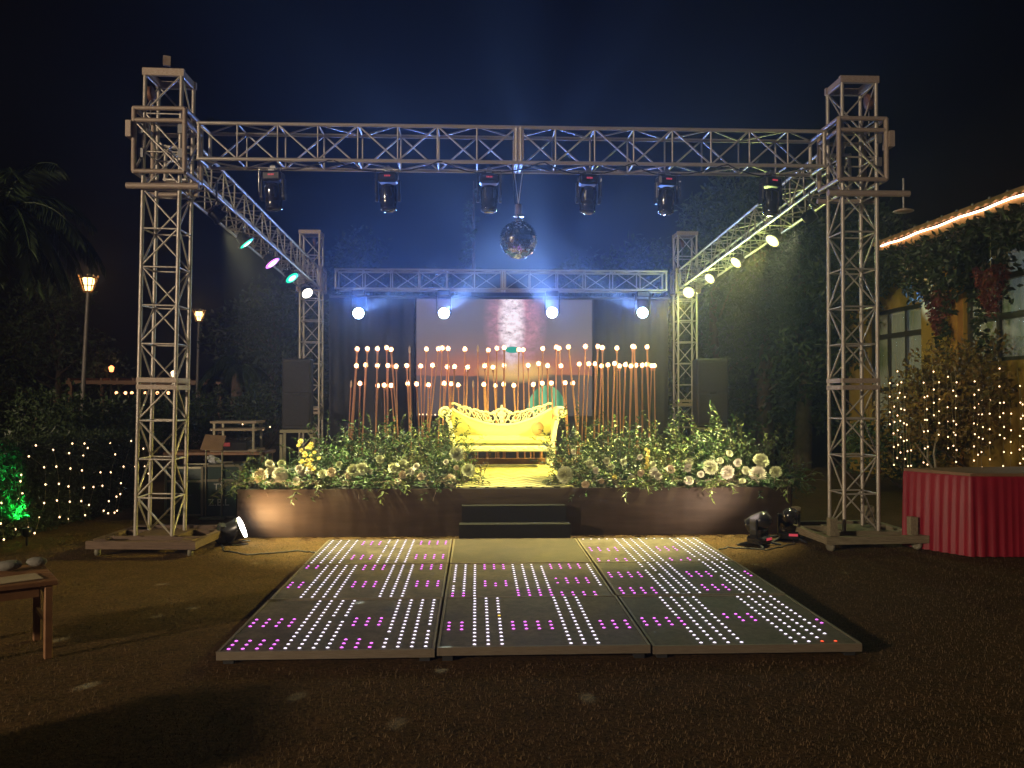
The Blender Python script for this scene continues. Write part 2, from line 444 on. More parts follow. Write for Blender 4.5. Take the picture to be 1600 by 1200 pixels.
# ------------------------------------------------------------------ moving heads on the front truss
M_red = glow('red_display', (1.0, .08, .12), .5)
M_lens_off = mat('dark_lens', (.05, .05, .06), .05, 0, coat=1.0)
def moving_head(label, loc, rotz=0.0, tilt=0.0, upside=True, group='moving lights hung from the front truss', sc=1.0):
    o = thing('moving_light', label, 'stage light', loc, (0 if upside else math.pi, 0, rotz), group); o.scale = (sc, sc, sc)
    # local: hangs down from z = 0
    b = MB(); b.box((0, 0, -.085), (.20, .15, .10), None, .02); b.build('base_box', M_black, o)
    cl = MB(); cl.box((0, 0, -.018), (.10, .05, .035)); cl.cyl((0, -.03, 0.012), (0, .03, 0.012), .03, 10); cl.build('clamp', M_steel, o)
    d = MB()
    for k in range(4): d.box((-.024 + .016 * k, -.0765, -.075), (.011, .004, .016))
    d.build('red_display', M_red, o)
    for s in (-1, 1):
        a = MB(); a.box((s * .112, 0, -.205), (.022, .075, .20), None, .008); a.cyl((s * .10, 0, -.285), (s * .128, 0, -.285), .04, 12)
        a.build('yoke_arm', M_black, o)
    hd = MB(); hd.lathe([(.03, .14), (.075, .125), (.086, .07), (.086, -.03), (.078, -.085), (.082, -.09), (.082, -.125), (.066, -.13)], 18, (0, 0, 0))
    ho = hd.build('head', M_gloss, o, (0, 0, -.285), (tilt, 0, 0))
    ln = MB(); ln.lathe([(.0, -.122), (.064, -.132), (.05, -.142), (.0, -.147)], 16); ln.build('lens', M_lens_off, ho)
    rg_ = MB()
    for k in range(6):
        a = k * math.pi / 3; rg_.box((math.cos(a) * .084, math.sin(a) * .084, .045), (.012, .012, .10), (0, 0, a))
    rg_.build('cooling_fins', M_black, ho)
    br = MB(); br.tube([(-.118, -.085, -.26), (-.118, -.085, -.02), (.118, -.085, -.02), (.118, -.085, -.26)], .004, 5); br.build('safety_frame', M_chrome, o)
    return o
wh = ['dark moving light hung nearest the left tower', 'moving light hung second from the left tower, dangling alone',
      'moving light with bright right flank just left of the mirror ball', 'moving light hung next to the right of the mirror ball',
      'moving light hung second to the right of the mirror ball', 'moving light in front of the right side truss']
for i, u in enumerate(FX):
    moving_head(wh[i], (LX[i], 8.60, 3.835), R(-8 + 5 * i), R(10 - 6 * (i % 3)))

# ------------------------------------------------------------------ mirror ball
cb = at(810, 375, 8.75); rb_ = .199
mbm = bpy.data.materials.new('mirror_facets'); mbm.use_nodes = True
bb = mbm.node_tree.nodes['Principled BSDF']; bb.inputs['Metallic'].default_value = 1; bb.inputs['Roughness'].default_value = .06
bb.inputs['Base Color'].default_value = (.90, .90, .92, 1)
o = thing('mirror_ball', 'round mirror ball hanging from the middle of the front truss', 'mirror ball', cb)
core = MB().ball((0, 0, 0), rb_ * .965, 24, 14); core.build('ball_core', M_black, o)
fm = MB(); rr = random.Random(9); rows = 26
for j in range(rows):
    t0 = math.pi * (j + .06) / rows; t1 = math.pi * (j + .94) / rows; tm = (t0 + t1) / 2
    nc = max(4, int(round(2 * math.pi * math.sin(tm) / (math.pi / rows))))
    for i in range(nc):
        a0 = 2 * math.pi * (i + .06) / nc; a1 = 2 * math.pi * (i + .94) / nc
        nn = Vector((math.sin(tm) * math.cos((a0 + a1) / 2), math.sin(tm) * math.sin((a0 + a1) / 2), math.cos(tm)))
        jit = Vector((rr.gauss(0, .05), rr.gauss(0, .05), rr.gauss(0, .05))); cpt = nn * rb_
        q = []
        for (t, a) in ((t0, a0), (t1, a0), (t1, a1), (t0, a1)):
            p = Vector((math.sin(t) * math.cos(a), math.sin(t) * math.sin(a), math.cos(t))) * rb_
            p += nn * (p - cpt).dot(jit); q.append(p)
        fm.add(q, [(0, 1, 2, 3)])
tag(fm.build('mirror_facets', mbm, o), None, None, None, 'stuff')
MB().lathe([(.0, rb_ - .005), (.045, rb_ - .008), (.045, rb_ + .01), (.012, rb_ + .02), (.012, rb_ + .05), (0, rb_ + .05)], 14).build('cap', M_chrome, o)
mo = MB(); mo.cyl((0, 0, rb_ + .05), (0, 0, rb_ + .17), .038, 14); mo.build('motor', mat('motor_brown', (.10, .06, .06), .5), o)
MB().lathe([(.0, rb_ + .045), (.055, rb_ + .043), (.055, rb_ + .057), (0, rb_ + .058)], 16).build('motor_plate', M_chrome, o)
for s in (-1, 1): bar('suspension_cord', (0, 0, rb_ + .17), (s * .045 + .0, -.02, 3.885 - cb.z), .0045, mat('white_cord', (.6, .6, .62), .5), o, 5)
MB().tube([(-.02, 0, rb_ + .12), (-.05, -.01, rb_ + .28), (-.06, -.03, 3.9 - cb.z)], .006, 5).build('power_cord', M_cable, o)

for (u, v, P_) in ((400, 880, 1.), (252, 913, .8), (302, 950, .5), (135, 1072, 1.), (690, 1046, .7), (392, 853, .6), (918, 1090, .5), (465, 1088, .4), (620, 1130, .4), (1320, 895, .5), (1180, 882, .5), (90, 1000, .8), (245, 963, .4), (553, 962, .8), (985, 905, .5)):  # spot lamps added at the ball stand in for its reflected patches
    g_ = atz(u, v, 0); lamp('added_glint_lamp', 'SPOT', cb + (g_ - cb).normalized() * .24, 1500 * P_, (.82, 1.0, .9), g_, .006, 1.15, 1.0)

# ------------------------------------------------------------------ back truss blue beam lights
M_beam = glow('blue_white_lens', (.55, .74, 1.0), 60)
BEAMS = [(558, 488), (693, 488), (864, 487), (1007, 487)]
names = ['leftmost of the four blue-white beam lights under the far truss', 'blue-white beam light above the left part of the screen',
         'blue-white beam light above the right part of the screen', 'rightmost of the four blue-white beam lights under the far truss']
for i, (u, v) in enumerate(BEAMS):
    c = at(u, v, 15.72)
    o = thing('beam_light', names[i], 'stage light', (c.x, 15.9, 3.52), group='blue beam lights under the far truss')
    k = c.z - 3.52; up = Vector((0, 0, k))
    MB().box((0, 0, -.06), (.24, .17, .11), None, .02).build('base_box', M_black, o)
    MB().box((0, 0, .0), (.08, .05, .04)).build('clamp', M_steel, o)
    for s in (-1, 1):
        a = MB(); a.box((s * .135, 0, (k - .06) / 2 - .02), (.025, .08, abs(k) - .04), None, .008); a.build('yoke_arm', M_black, o)
    d = (Vector((cb.x, cb.y, cb.z)) - c); d.z = .0; face = Vector((-c.x, -c.y, EYE - c.z)).normalized()
    q = face.to_track_quat('-Z', 'Y').to_euler()
    hd = MB().lathe([(.04, .20), (.09, .17), (.105, .05), (.105, -.10), (.10, -.13)], 18)
    ho = hd.build('head', M_black, o, up, q)
    MB().lathe([(.0, -.128), (.098, -.130), (.098, -.142), (.08, -.156), (0, -.160)], 20).build('lens', M_beam, ho)
    p = c + face * .24
    lamp('beam_wash', 'SPOT', p, 820, (.10, .25, 1.0), (.45 - (p.x - .45) * .5, 0, 8.6), .09, 66, 1.0)
    lamp('beam_flare', 'SPOT', p, 70, (.40, .62, 1.0), (0, 0, EYE + 4), .09, 120, 1.0)
    lamp('beam_shaft', 'SPOT', p, 5500, (.24, .44, 1.0), cb - Vector((0, 0, .05)), .05, 7, .6)

for i, tgt in ((0, (-9, 13.2, 4.4)), (3, (9, 13.6, 3.2))):  # outward spots added to imitate the lens streaks beside the outer lamps
    c = at(*BEAMS[i], 15.72); p = c + (Vector((0, 0, EYE)) - c).normalized() * .24
    lamp('beam_shaft', 'SPOT', p, 6500, (.20, .38, 1.0), tgt, .05, 10, 1.0)
# ------------------------------------------------------------------ par cans on the side trusses
def par(label, c, target, color, strength, energy, cone, group, hang, r=.085, fill=None):
    """c: lens centre; the can hangs from the truss chord above"""
    c = Vector(c); d = (Vector(target) - c).normalized()
    o = thing('par_light', label, 'stage light', c, group=group); q = d.to_track_quat('-Z', 'Y').to_euler()
    can = MB().lathe([(.05, .13), (.07, .12), (.075, .03), (r + .008, .012), (r + .008, -.006), (r, -.006)], 20)
    co = can.build('can', M_black, o, (0, 0, 0), q)
    MB().lathe([(0, .0), (r, .0), (r, -.004), (r * .6, -.012), (0, -.014)], 20).build('lens', glow('lens_' + '_'.join('%d' % (x * 100) for x in color) + '_%d' % (strength * 10), color, strength), co)
    if strength > 1.7: MB().lathe([(0, -.012), (r * .55, -.013), (r * .5, -.017), (0, -.019)], 16).build('lens_core', glow('core_' + '_'.join('%d' % (x * 100) for x in color) + '_%d' % (strength * 10), tuple(.45 + .55 * x for x in color), strength * 1.6), co)
    back = -d * .06; top = Vector((0, 0, hang - c.z))
    side = d.cross(Vector((0, 0, 1))).normalized() * .095
    y = MB(); y.tube([back + side, back + side + Vector((0, 0, .11)), back + Vector((0, 0, .15)), back - side + Vector((0, 0, .11)), back - side], .007, 6)
    y.build('yoke', M_black, o)
    MB().cyl(back + Vector((0, 0, .15)), Vector((back.x, back.y, max(.2, top.z))), .011, 8).build('clamp', M_steel, o)
    if energy: lamp('par_beam', 'SPOT', c + d * .09, energy, fill or color, target, .06, cone, .7)
    return o
SOFA = at(785, 700, 12.0)
for (u, v, Y, tx_) in ((345, 341, 9.15, -1.35), (1258, 344, 9.25, 2.0)):
    p_ = at(u, v, Y); lamp('par_spread', 'SPOT', p_ + (Vector((tx_, 9.25, .7)) - p_).normalized() * .12, 2700, (1.0, .92, .44), (tx_, 9.25, .7), .06, 62, 1.0)
for (u, v, Y) in ((1207, 376, 11.0), (1150, 410, 12.6), (1109, 435, 14.0), (1076, 457, 15.2)):
    p_ = at(u, v, Y); lamp('par_spill', 'POINT', p_ + Vector((-.14, -.10, -.14)), 34, (.80, 1.0, .28), None, .05)
YEL = (1.0, .84, .16)
gl = 'coloured lamps under the left side truss'
par('warm yellow lamp nearest the camera under the left side truss', at(345, 341, 9.15), (.15, 11.8, .75), (1.0, .75, .35), 1.8, 2100, 34, gl, 3.83, .08, YEL)
par('teal lamp above the purple one under the left side truss', at(385, 380, 11.0), (-.6, 11.4, .6), (.0, .75, .45), 2.0, 45, 60, gl, 3.75, .11)
par('purple lamp under the left side truss', at(425, 411, 12.4), (-.6, 12.2, .6), (.85, .18, 1.0), 2.6, 30, 60, gl, 3.70, .125)
par('teal lamp below the purple one under the left side truss', at(456, 434, 13.8), (-.6, 12.8, .6), (.0, .70, .40), 1.8, 30, 60, gl, 3.62, .125)
par('white lamp in front of the far left tower', at(480, 458, 15.0), (-.5, 12.4, .8), (1.0, .92, .75), 3.5, 60, 60, gl, 3.58, .11)
gr = 'yellow lamps under the right side truss'
par('small dim lamp with a green can nearest the right tower', at(1258, 344, 9.25), (.75, 11.8, .85), (1.0, .7, .2), 1.4, 2300, 34, gr, 3.83, .06, YEL)
par('large yellow lamp nearest the camera under the right side truss', at(1207, 376, 11.0), (1.3, 10.0, .9), (1, .86, .32), 2.6, 2600, 60, gr, 3.75, .105, YEL)
par('second yellow lamp from the camera under the right side truss', at(1150, 410, 12.6), (.7, 11.4, .7), (1, .86, .32), 2.6, 2600, 38, gr, 3.66, .10, YEL)
par('third yellow lamp from the camera under the right side truss', at(1109, 435, 14.0), (.4, 11.9, .7), (1, .86, .32), 2.6, 1800, 34, gr, 3.6, .10, YEL)
par('yellow lamp closest to the far right tower', at(1076, 457, 15.2), (.8, 11.2, .7), (1, .86, .32), 2.8, 1400, 45, gr, 3.56, .115, YEL)

# ------------------------------------------------------------------ stage
SX0, SX1, SY0, SY1, SZ = at(371, 800, 9.27).x, at(1236, 800, 9.27).x, 9.27, 12.95, .52
skm = bpy.data.materials.new('brown_skirt_cloth'); skm.use_nodes = True
n = skm.node_tree.nodes; L = skm.node_tree.links; b = n['Principled BSDF']; b.inputs['Roughness'].default_value = .6; b.inputs['Specular IOR Level'].default_value = .15
tc = n.new('ShaderNodeTexCoord'); mp = n.new('ShaderNodeMapping'); mp.inputs['Scale'].default_value = (.8, 1, 6)
L.new(tc.outputs['Object'], mp.inputs[0]); no = n.new('ShaderNodeTexNoise'); no.inputs['Scale'].default_value = 2.5; no.inputs['Detail'].default_value = 4
L.new(mp.outputs[0], no.inputs['Vector']); rp = n.new('ShaderNodeValToRGB'); L.new(no.outputs['Fac'], rp.inputs['Fac'])
rp.color_ramp.elements[0].color = (.030, .019, .012, 1); rp.color_ramp.elements[1].color = (.046, .030, .020, 1)
rp.color_ramp.elements[0].position = .3; rp.color_ramp.elements[1].position = .7
L.new(rp.outputs[0], b.inputs['Base Color'])
bp = n.new('ShaderNodeBump'); bp.inputs['Strength'].default_value = .12; bp.inputs['Distance'].default_value = .03
L.new(no.outputs['Fac'], bp.inputs['Height']); L.new(bp.outputs[0], b.inputs['Normal'])
st = thing('stage', 'low stage wrapped in dark brown cloth and edged with flowers', 'stage', (0, 0, 0))
deckm = mat('stage_carpet', (.05, .045, .04), .9, 0, scale=12, bump=.2)
xs = [SX0, (SX0 * 2 + SX1) / 3, (SX0 + 2 * SX1) / 3, SX1]
for i in range(3):
    for j in range(3):
        y0 = SY0 + (SY1 - SY0) * j / 3; y1 = SY0 + (SY1 - SY0) * (j + 1) / 3
        block('deck_panel', ((xs[i] + xs[i + 1]) / 2, (y0 + y1) / 2, SZ - .03), (xs[i + 1] - xs[i] - .008, y1 - y0 - .008, .06), deckm, st)
def skirt(p, q, z, amp=.008, seg=80):
    p = Vector(p); q = Vector(q); nrm = (q - p).cross(Vector((0, 0, 1))).normalized(); s = MB(); rs = random.Random(int(p.x * 100 + q.y * 7))
    ph = [rs.uniform(0, 6) for _ in range(3)]; vs = []
    for i in range(seg + 1):
        t = i / seg; wob = math.sin(t * 23 + ph[0]) * .12 + math.sin(t * 51 + ph[1]) * .10 + math.sin(t * 97 + ph[2]) * .12
        for k, zz in enumerate((0.006, z * .5, z - .012, z - .0)):
            o_ = nrm * (amp * wob * (1.4 - k * .4) + .012 + (.004 if k == 2 else 0))
            vs.append(p.lerp(q, t) + o_ + Vector((0, 0, zz)))
    s.add(vs, [(i * 4 + k, (i + 1) * 4 + k, (i + 1) * 4 + k + 1, i * 4 + k + 1) for i in range(seg) for k in range(3)], True)
    return s
STX0, STX1 = at(722, 800, 9.27).x, at(882, 800, 9.27).x
skirt((SX0, SY0, 0), (STX0, SY0, 0), SZ + .004).build('skirt_cloth', skm, st)
skirt((STX1, SY0, 0), (SX1, SY0, 0), SZ + .004).build('skirt_cloth', skm, st)
skirt((STX0, SY0, 0), (STX1, SY0, 0), SZ - .004, .001, 6).build('skirt_cloth', skm, st)
skirt((SX0, SY1, 0), (SX0, SY0, 0), SZ + .004).build('skirt_cloth', skm, st)
skirt((SX1, SY0, 0), (SX1, SY1, 0), SZ + .004).build('skirt_cloth', skm, st)
# steps
sp = thing('stage_steps', 'dark carpeted steps up to the middle of the stage', 'steps', ((STX0 + STX1) / 2, SY0, 0))
stm = mat('step_carpet', (.020, .019, .017), .95, 0, scale=30, bump=.25, bscale=150, spec=.1)
ws = STX1 - STX0
block('step', (0, -.10, .175), (ws, .19, .35), stm, sp)
block('step', (0, -.295, .09), (ws + .05, .19, .18), stm, sp)
for (yy, zz) in ((-.195, .352), (-.39, .182)): block('nosing', (0, yy, zz), (ws + (.05 if zz < .2 else 0), .010, .010), stm, sp)

# carpet with woven zigzag
cm = bpy.data.materials.new('zigzag_carpet'); cm.use_nodes = True
n = cm.node_tree.nodes; L = cm.node_tree.links; b = n['Principled BSDF']; b.inputs['Roughness'].default_value = .85
tc = n.new('ShaderNodeTexCoord'); sx = n.new('ShaderNodeSeparateXYZ'); L.new(tc.outputs['Object'], sx.inputs[0])
def mth(op, a, bv=None):
    m = n.new('ShaderNodeMath'); m.operation = op
    for i, x in enumerate((a, bv)):
        if x is None: continue
        if isinstance(x, (int, float)): m.inputs[i].default_value = x
        else: L.new(x, m.inputs[i])
    return m.outputs[0]
tri = mth('PINGPONG', sx.outputs[0], .155)
ln = mth('ADD', mth('MULTIPLY', sx.outputs[1], 1.0), mth('MULTIPLY', tri, 1.1))
nz = n.new('ShaderNodeTexNoise'); nz.inputs['Scale'].default_value = 14; L.new(tc.outputs['Object'], nz.inputs[0])
ln = mth('ADD', ln, mth('MULTIPLY', nz.outputs['Fac'], .05))
fr = mth('FRACT', mth('MULTIPLY', ln, 5.2))
rp = n.new('ShaderNodeValToRGB'); L.new(fr, rp.inputs[0]); rp.color_ramp.elements[0].position = .40; rp.color_ramp.elements[1].position = .50
rp.color_ramp.elements[0].color = (.035, .035, .008, 1); rp.color_ramp.elements[1].color = (.50, .46, .22, 1)
L.new(rp.outputs[0], b.inputs['Base Color'])
cp = MB().box((0, 0, 0), (1.30, 3.0, .012)); co = cp.build('carpet', cm, None, ((STX0 + STX1) / 2 + .02, 10.80, SZ + .010))
tag(co, 'pale zigzag carpet laid over the stage in front of the sofa', 'carpet')

# ------------------------------------------------------------------ carved sofa
so = thing('carved_sofa', 'white carved scroll-arm sofa standing in the middle of the stage', 'sofa', (SOFA.x + .0, 12.0, SZ + .016))
W2 = .73
def ztop(x): # top of the upholstered back
    t = abs(x) / W2; return .565 + .24 * t ** 1.9
def zcrest(x):
    t = abs(x) / W2; return .725 + .165 * t ** 1.5 + .09 * math.exp(-(x / .085) ** 2) - .012 * math.cos(x * 42)
bk = MB(); nxx = 28; vs = []
for i in range(nxx + 1):
    x = -W2 + 2 * W2 * i / nxx
    for k in range(7):
        t = k / 6; z = .36 + (ztop(x) - .36) * t; bul = .035 * math.sin(math.pi * min(1, t * 1.02))
        vs.append((x, .22 + .06 * t - bul, z))
bk.add(vs, [(i * 7 + k, (i + 1) * 7 + k, (i + 1) * 7 + k + 1, i * 7 + k + 1) for i in range(nxx) for k in range(6)], True)
vs2 = [(x, .315, z) for (x, y, z) in vs]
bk.add(vs2, [(i * 7 + k, i * 7 + k + 1, (i + 1) * 7 + k + 1, (i + 1) * 7 + k) for i in range(nxx) for k in range(6)], True)
bk.build('backrest', M_fabric, so)
cr = MB()
cr.tube([(-W2 + 2 * W2 * i / 40, .285, ztop(-W2 + 2 * W2 * i / 40) + .006) for i in range(41)], .022, 8)
cr.tube([(-W2 + 2 * W2 * i / 60, .295, zcrest(-W2 + 2 * W2 * i / 60)) for i in range(61)], .017, 7)
def scroll(cx, cz, r, a0, turns, mir, y=.29, rad=.012, k=16):
    return [(cx + mir * r * (1 - .72 * i / k) * math.cos(a0 + turns * 2 * math.pi * i / k), y, cz + r * (1 - .72 * i / k) * math.sin(a0 + turns * 2 * math.pi * i / k)) for i in range(k + 1)]
for s in (-1, 1):
    for j, x in enumerate((.07, .15, .23, .32, .41, .50, .59)):
        zl, zh = ztop(x) + .02, zcrest(x); r = max(.022, (zh - zl) / 2 * .85)
        cr.tube(scroll(s * x, (zl + zh) / 2, r, R(40 + 75 * j), .95, s), .0095, 6, .006)
        cr.ball((s * (x + .035), .285, zl + (zh - zl) * (.25 if j % 2 else .75)), .015, 8, 5, (1.5, .7, 1))
        cr.tube([(s * (x - .03), .29, zl), (s * (x + .012), .285, (zl + zh) / 2), (s * (x + .05), .292, zh)], .008, 6)
    for x in (.13, .30, .47, .62):
        cr.ball((s * x, .292, zcrest(x) + .012), .022, 8, 5, (1.3, .7, .9))
for (x, z, r) in ((0, .80, .032), (0, .74, .045), (0, .68, .04), (-.04, .72, .028), (.04, .72, .028), (0, .845, .018), (0, .62, .03)):
    cr.ball((x, .285, z), r, 10, 6, (1, .5, 1.1))
cr.build('carved_crest', M_white, so)
seat = MB().box((0, -.03, .365), (1.40, .56, .13), None, .045); seat.build('seat_cushion', M_fabric, so)
rail = MB().box((0, -.30, .265), (1.46, .06, .085), None, .015); rail.box((0, .24, .265), (1.46, .05, .085), None, .01)
for s in (-1, 1): rail.box((s * .70, -.03, .265), (.06, .48, .08), None, .01)
for k in range(9): rail.ball((-.6 + .15 * k, -.33, .265), .024, 8, 5, (1.6, .4, .8))
rail.build('seat_rail', M_white, so)
for s in (-1, 1):
    prof = [(.66, .31), (.685, .42), (.70, .53), (.725, .63), (.765, .71)]
    for k in range(15):
        a = R(200 - 22 * k); r = .085 * (1 - .045 * k); prof.append((.815 + r * math.cos(a) * 1.0, .765 + r * math.sin(a)))
    th = MB(); vs = []; m = len(prof)
    for i, (x, z) in enumerate(prof):
        for yy in (-.27, .27): vs.append((s * x, yy, z))
    th.add(vs, [(2 * i, 2 * i + 1, 2 * i + 3, 2 * i + 2) for i in range(m - 1)], True)
    outer = [(x + .055 - .03 * i / m, z - .01) for i, (x, z) in enumerate(prof[:6])]
    vs = []
    for (x, z) in outer:
        for yy in (-.27, .27): vs.append((s * x, yy, z))
    th.add(vs, [(2 * i, 2 * i + 2, 2 * i + 3, 2 * i + 1) for i in range(len(outer) - 1)], True)
    th.cyl((s * .815, -.275, .768), (s * .815, .27, .768), .082, 18)
    th.build('scroll_arm', M_fabric, so)
    tr = MB(); tr.tube([(s * (x + .02 if i < 5 else x), -.285, z) for i, (x, z) in enumerate(prof)], .032, 8, .018)
    tr.ball((s * .815, -.285, .768), .03, 10, 6, (1, .6, 1)); tr.tube([(s * .68, -.285, .24), (s * .672, -.285, .31), (s * .70, -.285, .40), (s * .715, -.285, .52)], .04, 8, .028)
    tr.build('arm_trim', M_white, so)
    for yy in (-.29, .24):
        lg = MB(); lg.tube([(s * .67, yy, .25), (s * .685, yy - .015, .20), (s * .675, yy, .12), (s * .655, yy, .06), (s * .665, yy - .01, .02)], .045, 8, .022)
        lg.ball((s * .667, yy - .012, .022), .034, 8, 5, (1, 1, .65)); lg.build('leg', M_white, so)
cu = MB().ball((0, 0, 0), .095, 14, 8, (1, .55, 1.0))
cuo = cu.build('cushion', mat('gold_cushion', (.70, .48, .20), .6), None, (SOFA.x + .50, 11.99, SZ + .55), (R(-12), 0, R(-25)))
tag(cuo, 'small round gold cushion leaning in the right corner of the sofa', 'cushion')

# ------------------------------------------------------------------ candle poles
M_bulb = glow('warm_bulb', (1.0, .56, .28), 50, True)
M_bulb_off = mat('unlit_tip', (.7, .55, .35), .4)
def zx(z, off): return off + z / 6.154
Z6 = {'top': [(112, 50), (210, 165), (307, 290), (395, 400), (437, 505), (615, 630, 0), (777, 745), (893, 800), (930, 895), (985, 1005), (1148, 1130), (1272, 1270, 0), (1372, 1365), (1455, 1445), (1525, 1530)],
      'middle': [(104, 65), (194, 165), (305, 290), (407, 405), (487, 500), (588, 620), (722, 735), (835, 800), (978, 930), (1048, 1020), (1173, 1150), (1337, 1360), (1417, 1460), (1523, 1520)],
      'bottom': [(52, 30, 0), (138, 130), (307, 290), (372, 380), (437, 475), (598, 615), (683, 710), (797, 785), (948, 930), (1013, 1010), (1083, 1095), (1227, 1240, 0), (1330, 1350), (1440, 1455), (1520, 1525)]}
Z7 = {'top': [(168, 180), (128, 112), (357, 350), (487, 480), (513, 590), (603, 690), (767, 735), (887, 850), (930, 940), (1070, 1070), (1222, 1195), (1236, 1260), (1360, 1385)],
      'middle': [(217, 235), (317, 330), (403, 410), (533, 590), (707, 695), (800, 770), (862, 855), (922, 895), (985, 985), (1047, 1025), (1095, 1105), (1152, 1130), (1205, 1190), (1253, 1275), (1315, 1315), (1360, 1385), (1405, 1380), (1430, 1440)],
      'bottom': [(78, 105), (267, 270), (353, 345), (440, 460), (573, 595), (645, 690)]}
VT = {'top': 545, 'middle': 572, 'bottom': 601}
def ordinal(k): return str(k) + ('th' if 10 <= k % 100 <= 20 else {1: 'st', 2: 'nd', 3: 'rd'}.get(k % 10, 'th'))
rp_ = random.Random(11); bulbm = MB().ball((0, 0, 0), .021, 10, 7, (1, 1, 1.15)).mesh('filament'); bulbm.materials.append(M_bulb)
gl_ = bpy.data.materials.new('painted_bulb_halo'); gl_.use_nodes = True; b = gl_.node_tree.nodes['Principled BSDF']  # glowing shell added to imitate the soft halo round each bulb
b.inputs['Base Color'].default_value = (.9, .6, .4, 1); b.inputs['Roughness'].default_value = .3; b.inputs['Emission Color'].default_value = (1.0, .36, .14, 1); b.inputs['Emission Strength'].default_value = 1.0
lw = gl_.node_tree.nodes.new('ShaderNodeLayerWeight'); lw.inputs['Blend'].default_value = .35; mr_ = gl_.node_tree.nodes.new('ShaderNodeMapRange')
gl_.node_tree.links.new(lw.outputs['Facing'], mr_.inputs[0]); mr_.inputs['To Min'].default_value = .55; mr_.inputs['To Max'].default_value = .06; gl_.node_tree.links.new(mr_.outputs[0], b.inputs['Alpha'])
gl_.cycles.emission_sampling = 'NONE'
halom = MB().ball((0, 0, 0), .037, 12, 8, (1, 1, 1.12)).mesh('bulb_halo'); halom.materials.append(gl_)
tipm = MB().lathe([(.006, -.06), (.016, -.03), (.014, .03), (.0, .07)], 8).mesh('unlit_tip'); tipm.materials.append(M_bulb_off)
sockm = MB().cyl((0, 0, -.075), (0, 0, -.03), .015, 8, .018).mesh('socket'); sockm.materials.append(M_copper)
footm = MB().lathe([(.0, 0), (.055, 0), (.05, .012), (.012, .018), (0, .018)], 12).mesh('foot_plate'); footm.materials.append(M_copper)
for row in ('top', 'middle', 'bottom'):
    lst = [(zx(a[0], 540), zx(a[1], 540), len(a) < 3) for a in Z6[row]] + [(zx(a[0], 790), zx(a[1], 790), len(a) < 3) for a in Z7[row]]
    lst.sort(); nlit = 0
    for k, (ut, ub, lit) in enumerate(lst):
        Y = 12.70 + rp_.uniform(-.14, .16)
        v = VT[row] + rp_.uniform(-2, 2) - (2 if ut > 830 else 0)
        T = at(ut, v, Y); B = at(ub + (ub - ut) * (45 / (679 - VT[row])), 722, Y); B.z = SZ
        if lit:
            nlit += 1; lab = 'copper pole with a lit bulb, %s from left in %s row of bulbs' % (ordinal(nlit), row)
        else:
            lab = 'copper pole with an unlit tip, standing among the %s row %s' % (row, 'against the dark backdrop' if ut < 645 else 'in front of the screen')
        o = thing('candle_pole', lab, 'candle pole', B, group='copper candle poles behind the sofa')
        d = T - B; q = d.to_track_quat('Z', 'Y').to_euler()
        bar('pole', (0, 0, 0), d - d.normalized() * .05, .0092 if rp_.random() < .6 else .0125, M_copper, o, 8)
        put('foot_plate', footm, o)
        if lit:
            bo_ = put('bulb', halom, o, d); put('filament', bulbm, bo_); put('socket', sockm, o, d, q)  # outer shell is the added halo, inner core the lamp itself
        else: put('unlit_tip', tipm, o, d, q)
pl = MB().box((0, 0, 0), ((SX1 - SX0) * .8, .07, .09)); plo = pl.build('pole_plank', M_wood, None, (.45, 12.48, SZ + .045))
tag(plo, 'reddish wooden plank along the back of the stage behind the sofa', 'plank')

# ------------------------------------------------------------------ LED screen and backdrop
SCY = 16.42
a = at(651, 467, SCY); c = at(925, 650, SCY); sw, sh = c.x - a.x, a.z - c.z
sm_ = bpy.data.materials.new('screen_picture'); sm_.use_nodes = True
n = sm_.node_tree.nodes; L = sm_.node_tree.links; b = n['Principled BSDF']; b.inputs['Base Color'].default_value = (.02, .02, .02, 1); b.inputs['Roughness'].default_value = .5
tc = n.new('ShaderNodeTexCoord'); sx = n.new('ShaderNodeSeparateXYZ'); L.new(tc.outputs['Generated'], sx.inputs[0])
X, Z = sx.outputs[0], sx.outputs[2]
def ramp(fac, stops, mode='LINEAR'):
    r = n.new('ShaderNodeValToRGB'); L.new(fac, r.inputs[0]); r.color_ramp.interpolation = mode; el = r.color_ramp.elements
    el[0].position = stops[0][0]; el[0].color = (*stops[0][1], 1); el[1].position = stops[-1][0]; el[1].color = (*stops[-1][1], 1)
    for p, c_ in stops[1:-1]:
        e_ = el.new(p); e_.color = (*c_, 1)
    return r.outputs[0]
def mixc(f, a_, b_, mode='MIX'):
    m = n.new('ShaderNodeMix'); m.data_type = 'RGBA'; m.blend_type = mode
    if isinstance(f, (int, float)): m.inputs[0].default_value = f
    else: L.new(f, m.inputs[0])
    for i, x in ((6, a_), (7, b_)):
        if isinstance(x, tuple): m.inputs[i].default_value = (*x, 1)
        else: L.new(x, m.inputs[i])
    return m.outputs[2]
wav = n.new('ShaderNodeTexNoise'); wav.inputs['Scale'].default_value = 7; wav.inputs['Detail'].default_value = 5; L.new(tc.outputs['Generated'], wav.inputs[0])
Zw = mth('ADD', Z, mth('MULTIPLY', mth('SUBTRACT', wav.outputs['Fac'], .5), .07))
base = ramp(Zw, [(0.0, (.045, .035, .036)), (.10, (.07, .05, .05)), (.33, (.085, .055, .052)), (.345, (.10, .05, .045)), (.355, (.58, .16, .07)), (.47, (.46, .16, .10)), (.58, (.26, .16, .15)), (.75, (.18, .15, .17)), (1.0, (.16, .155, .19))])
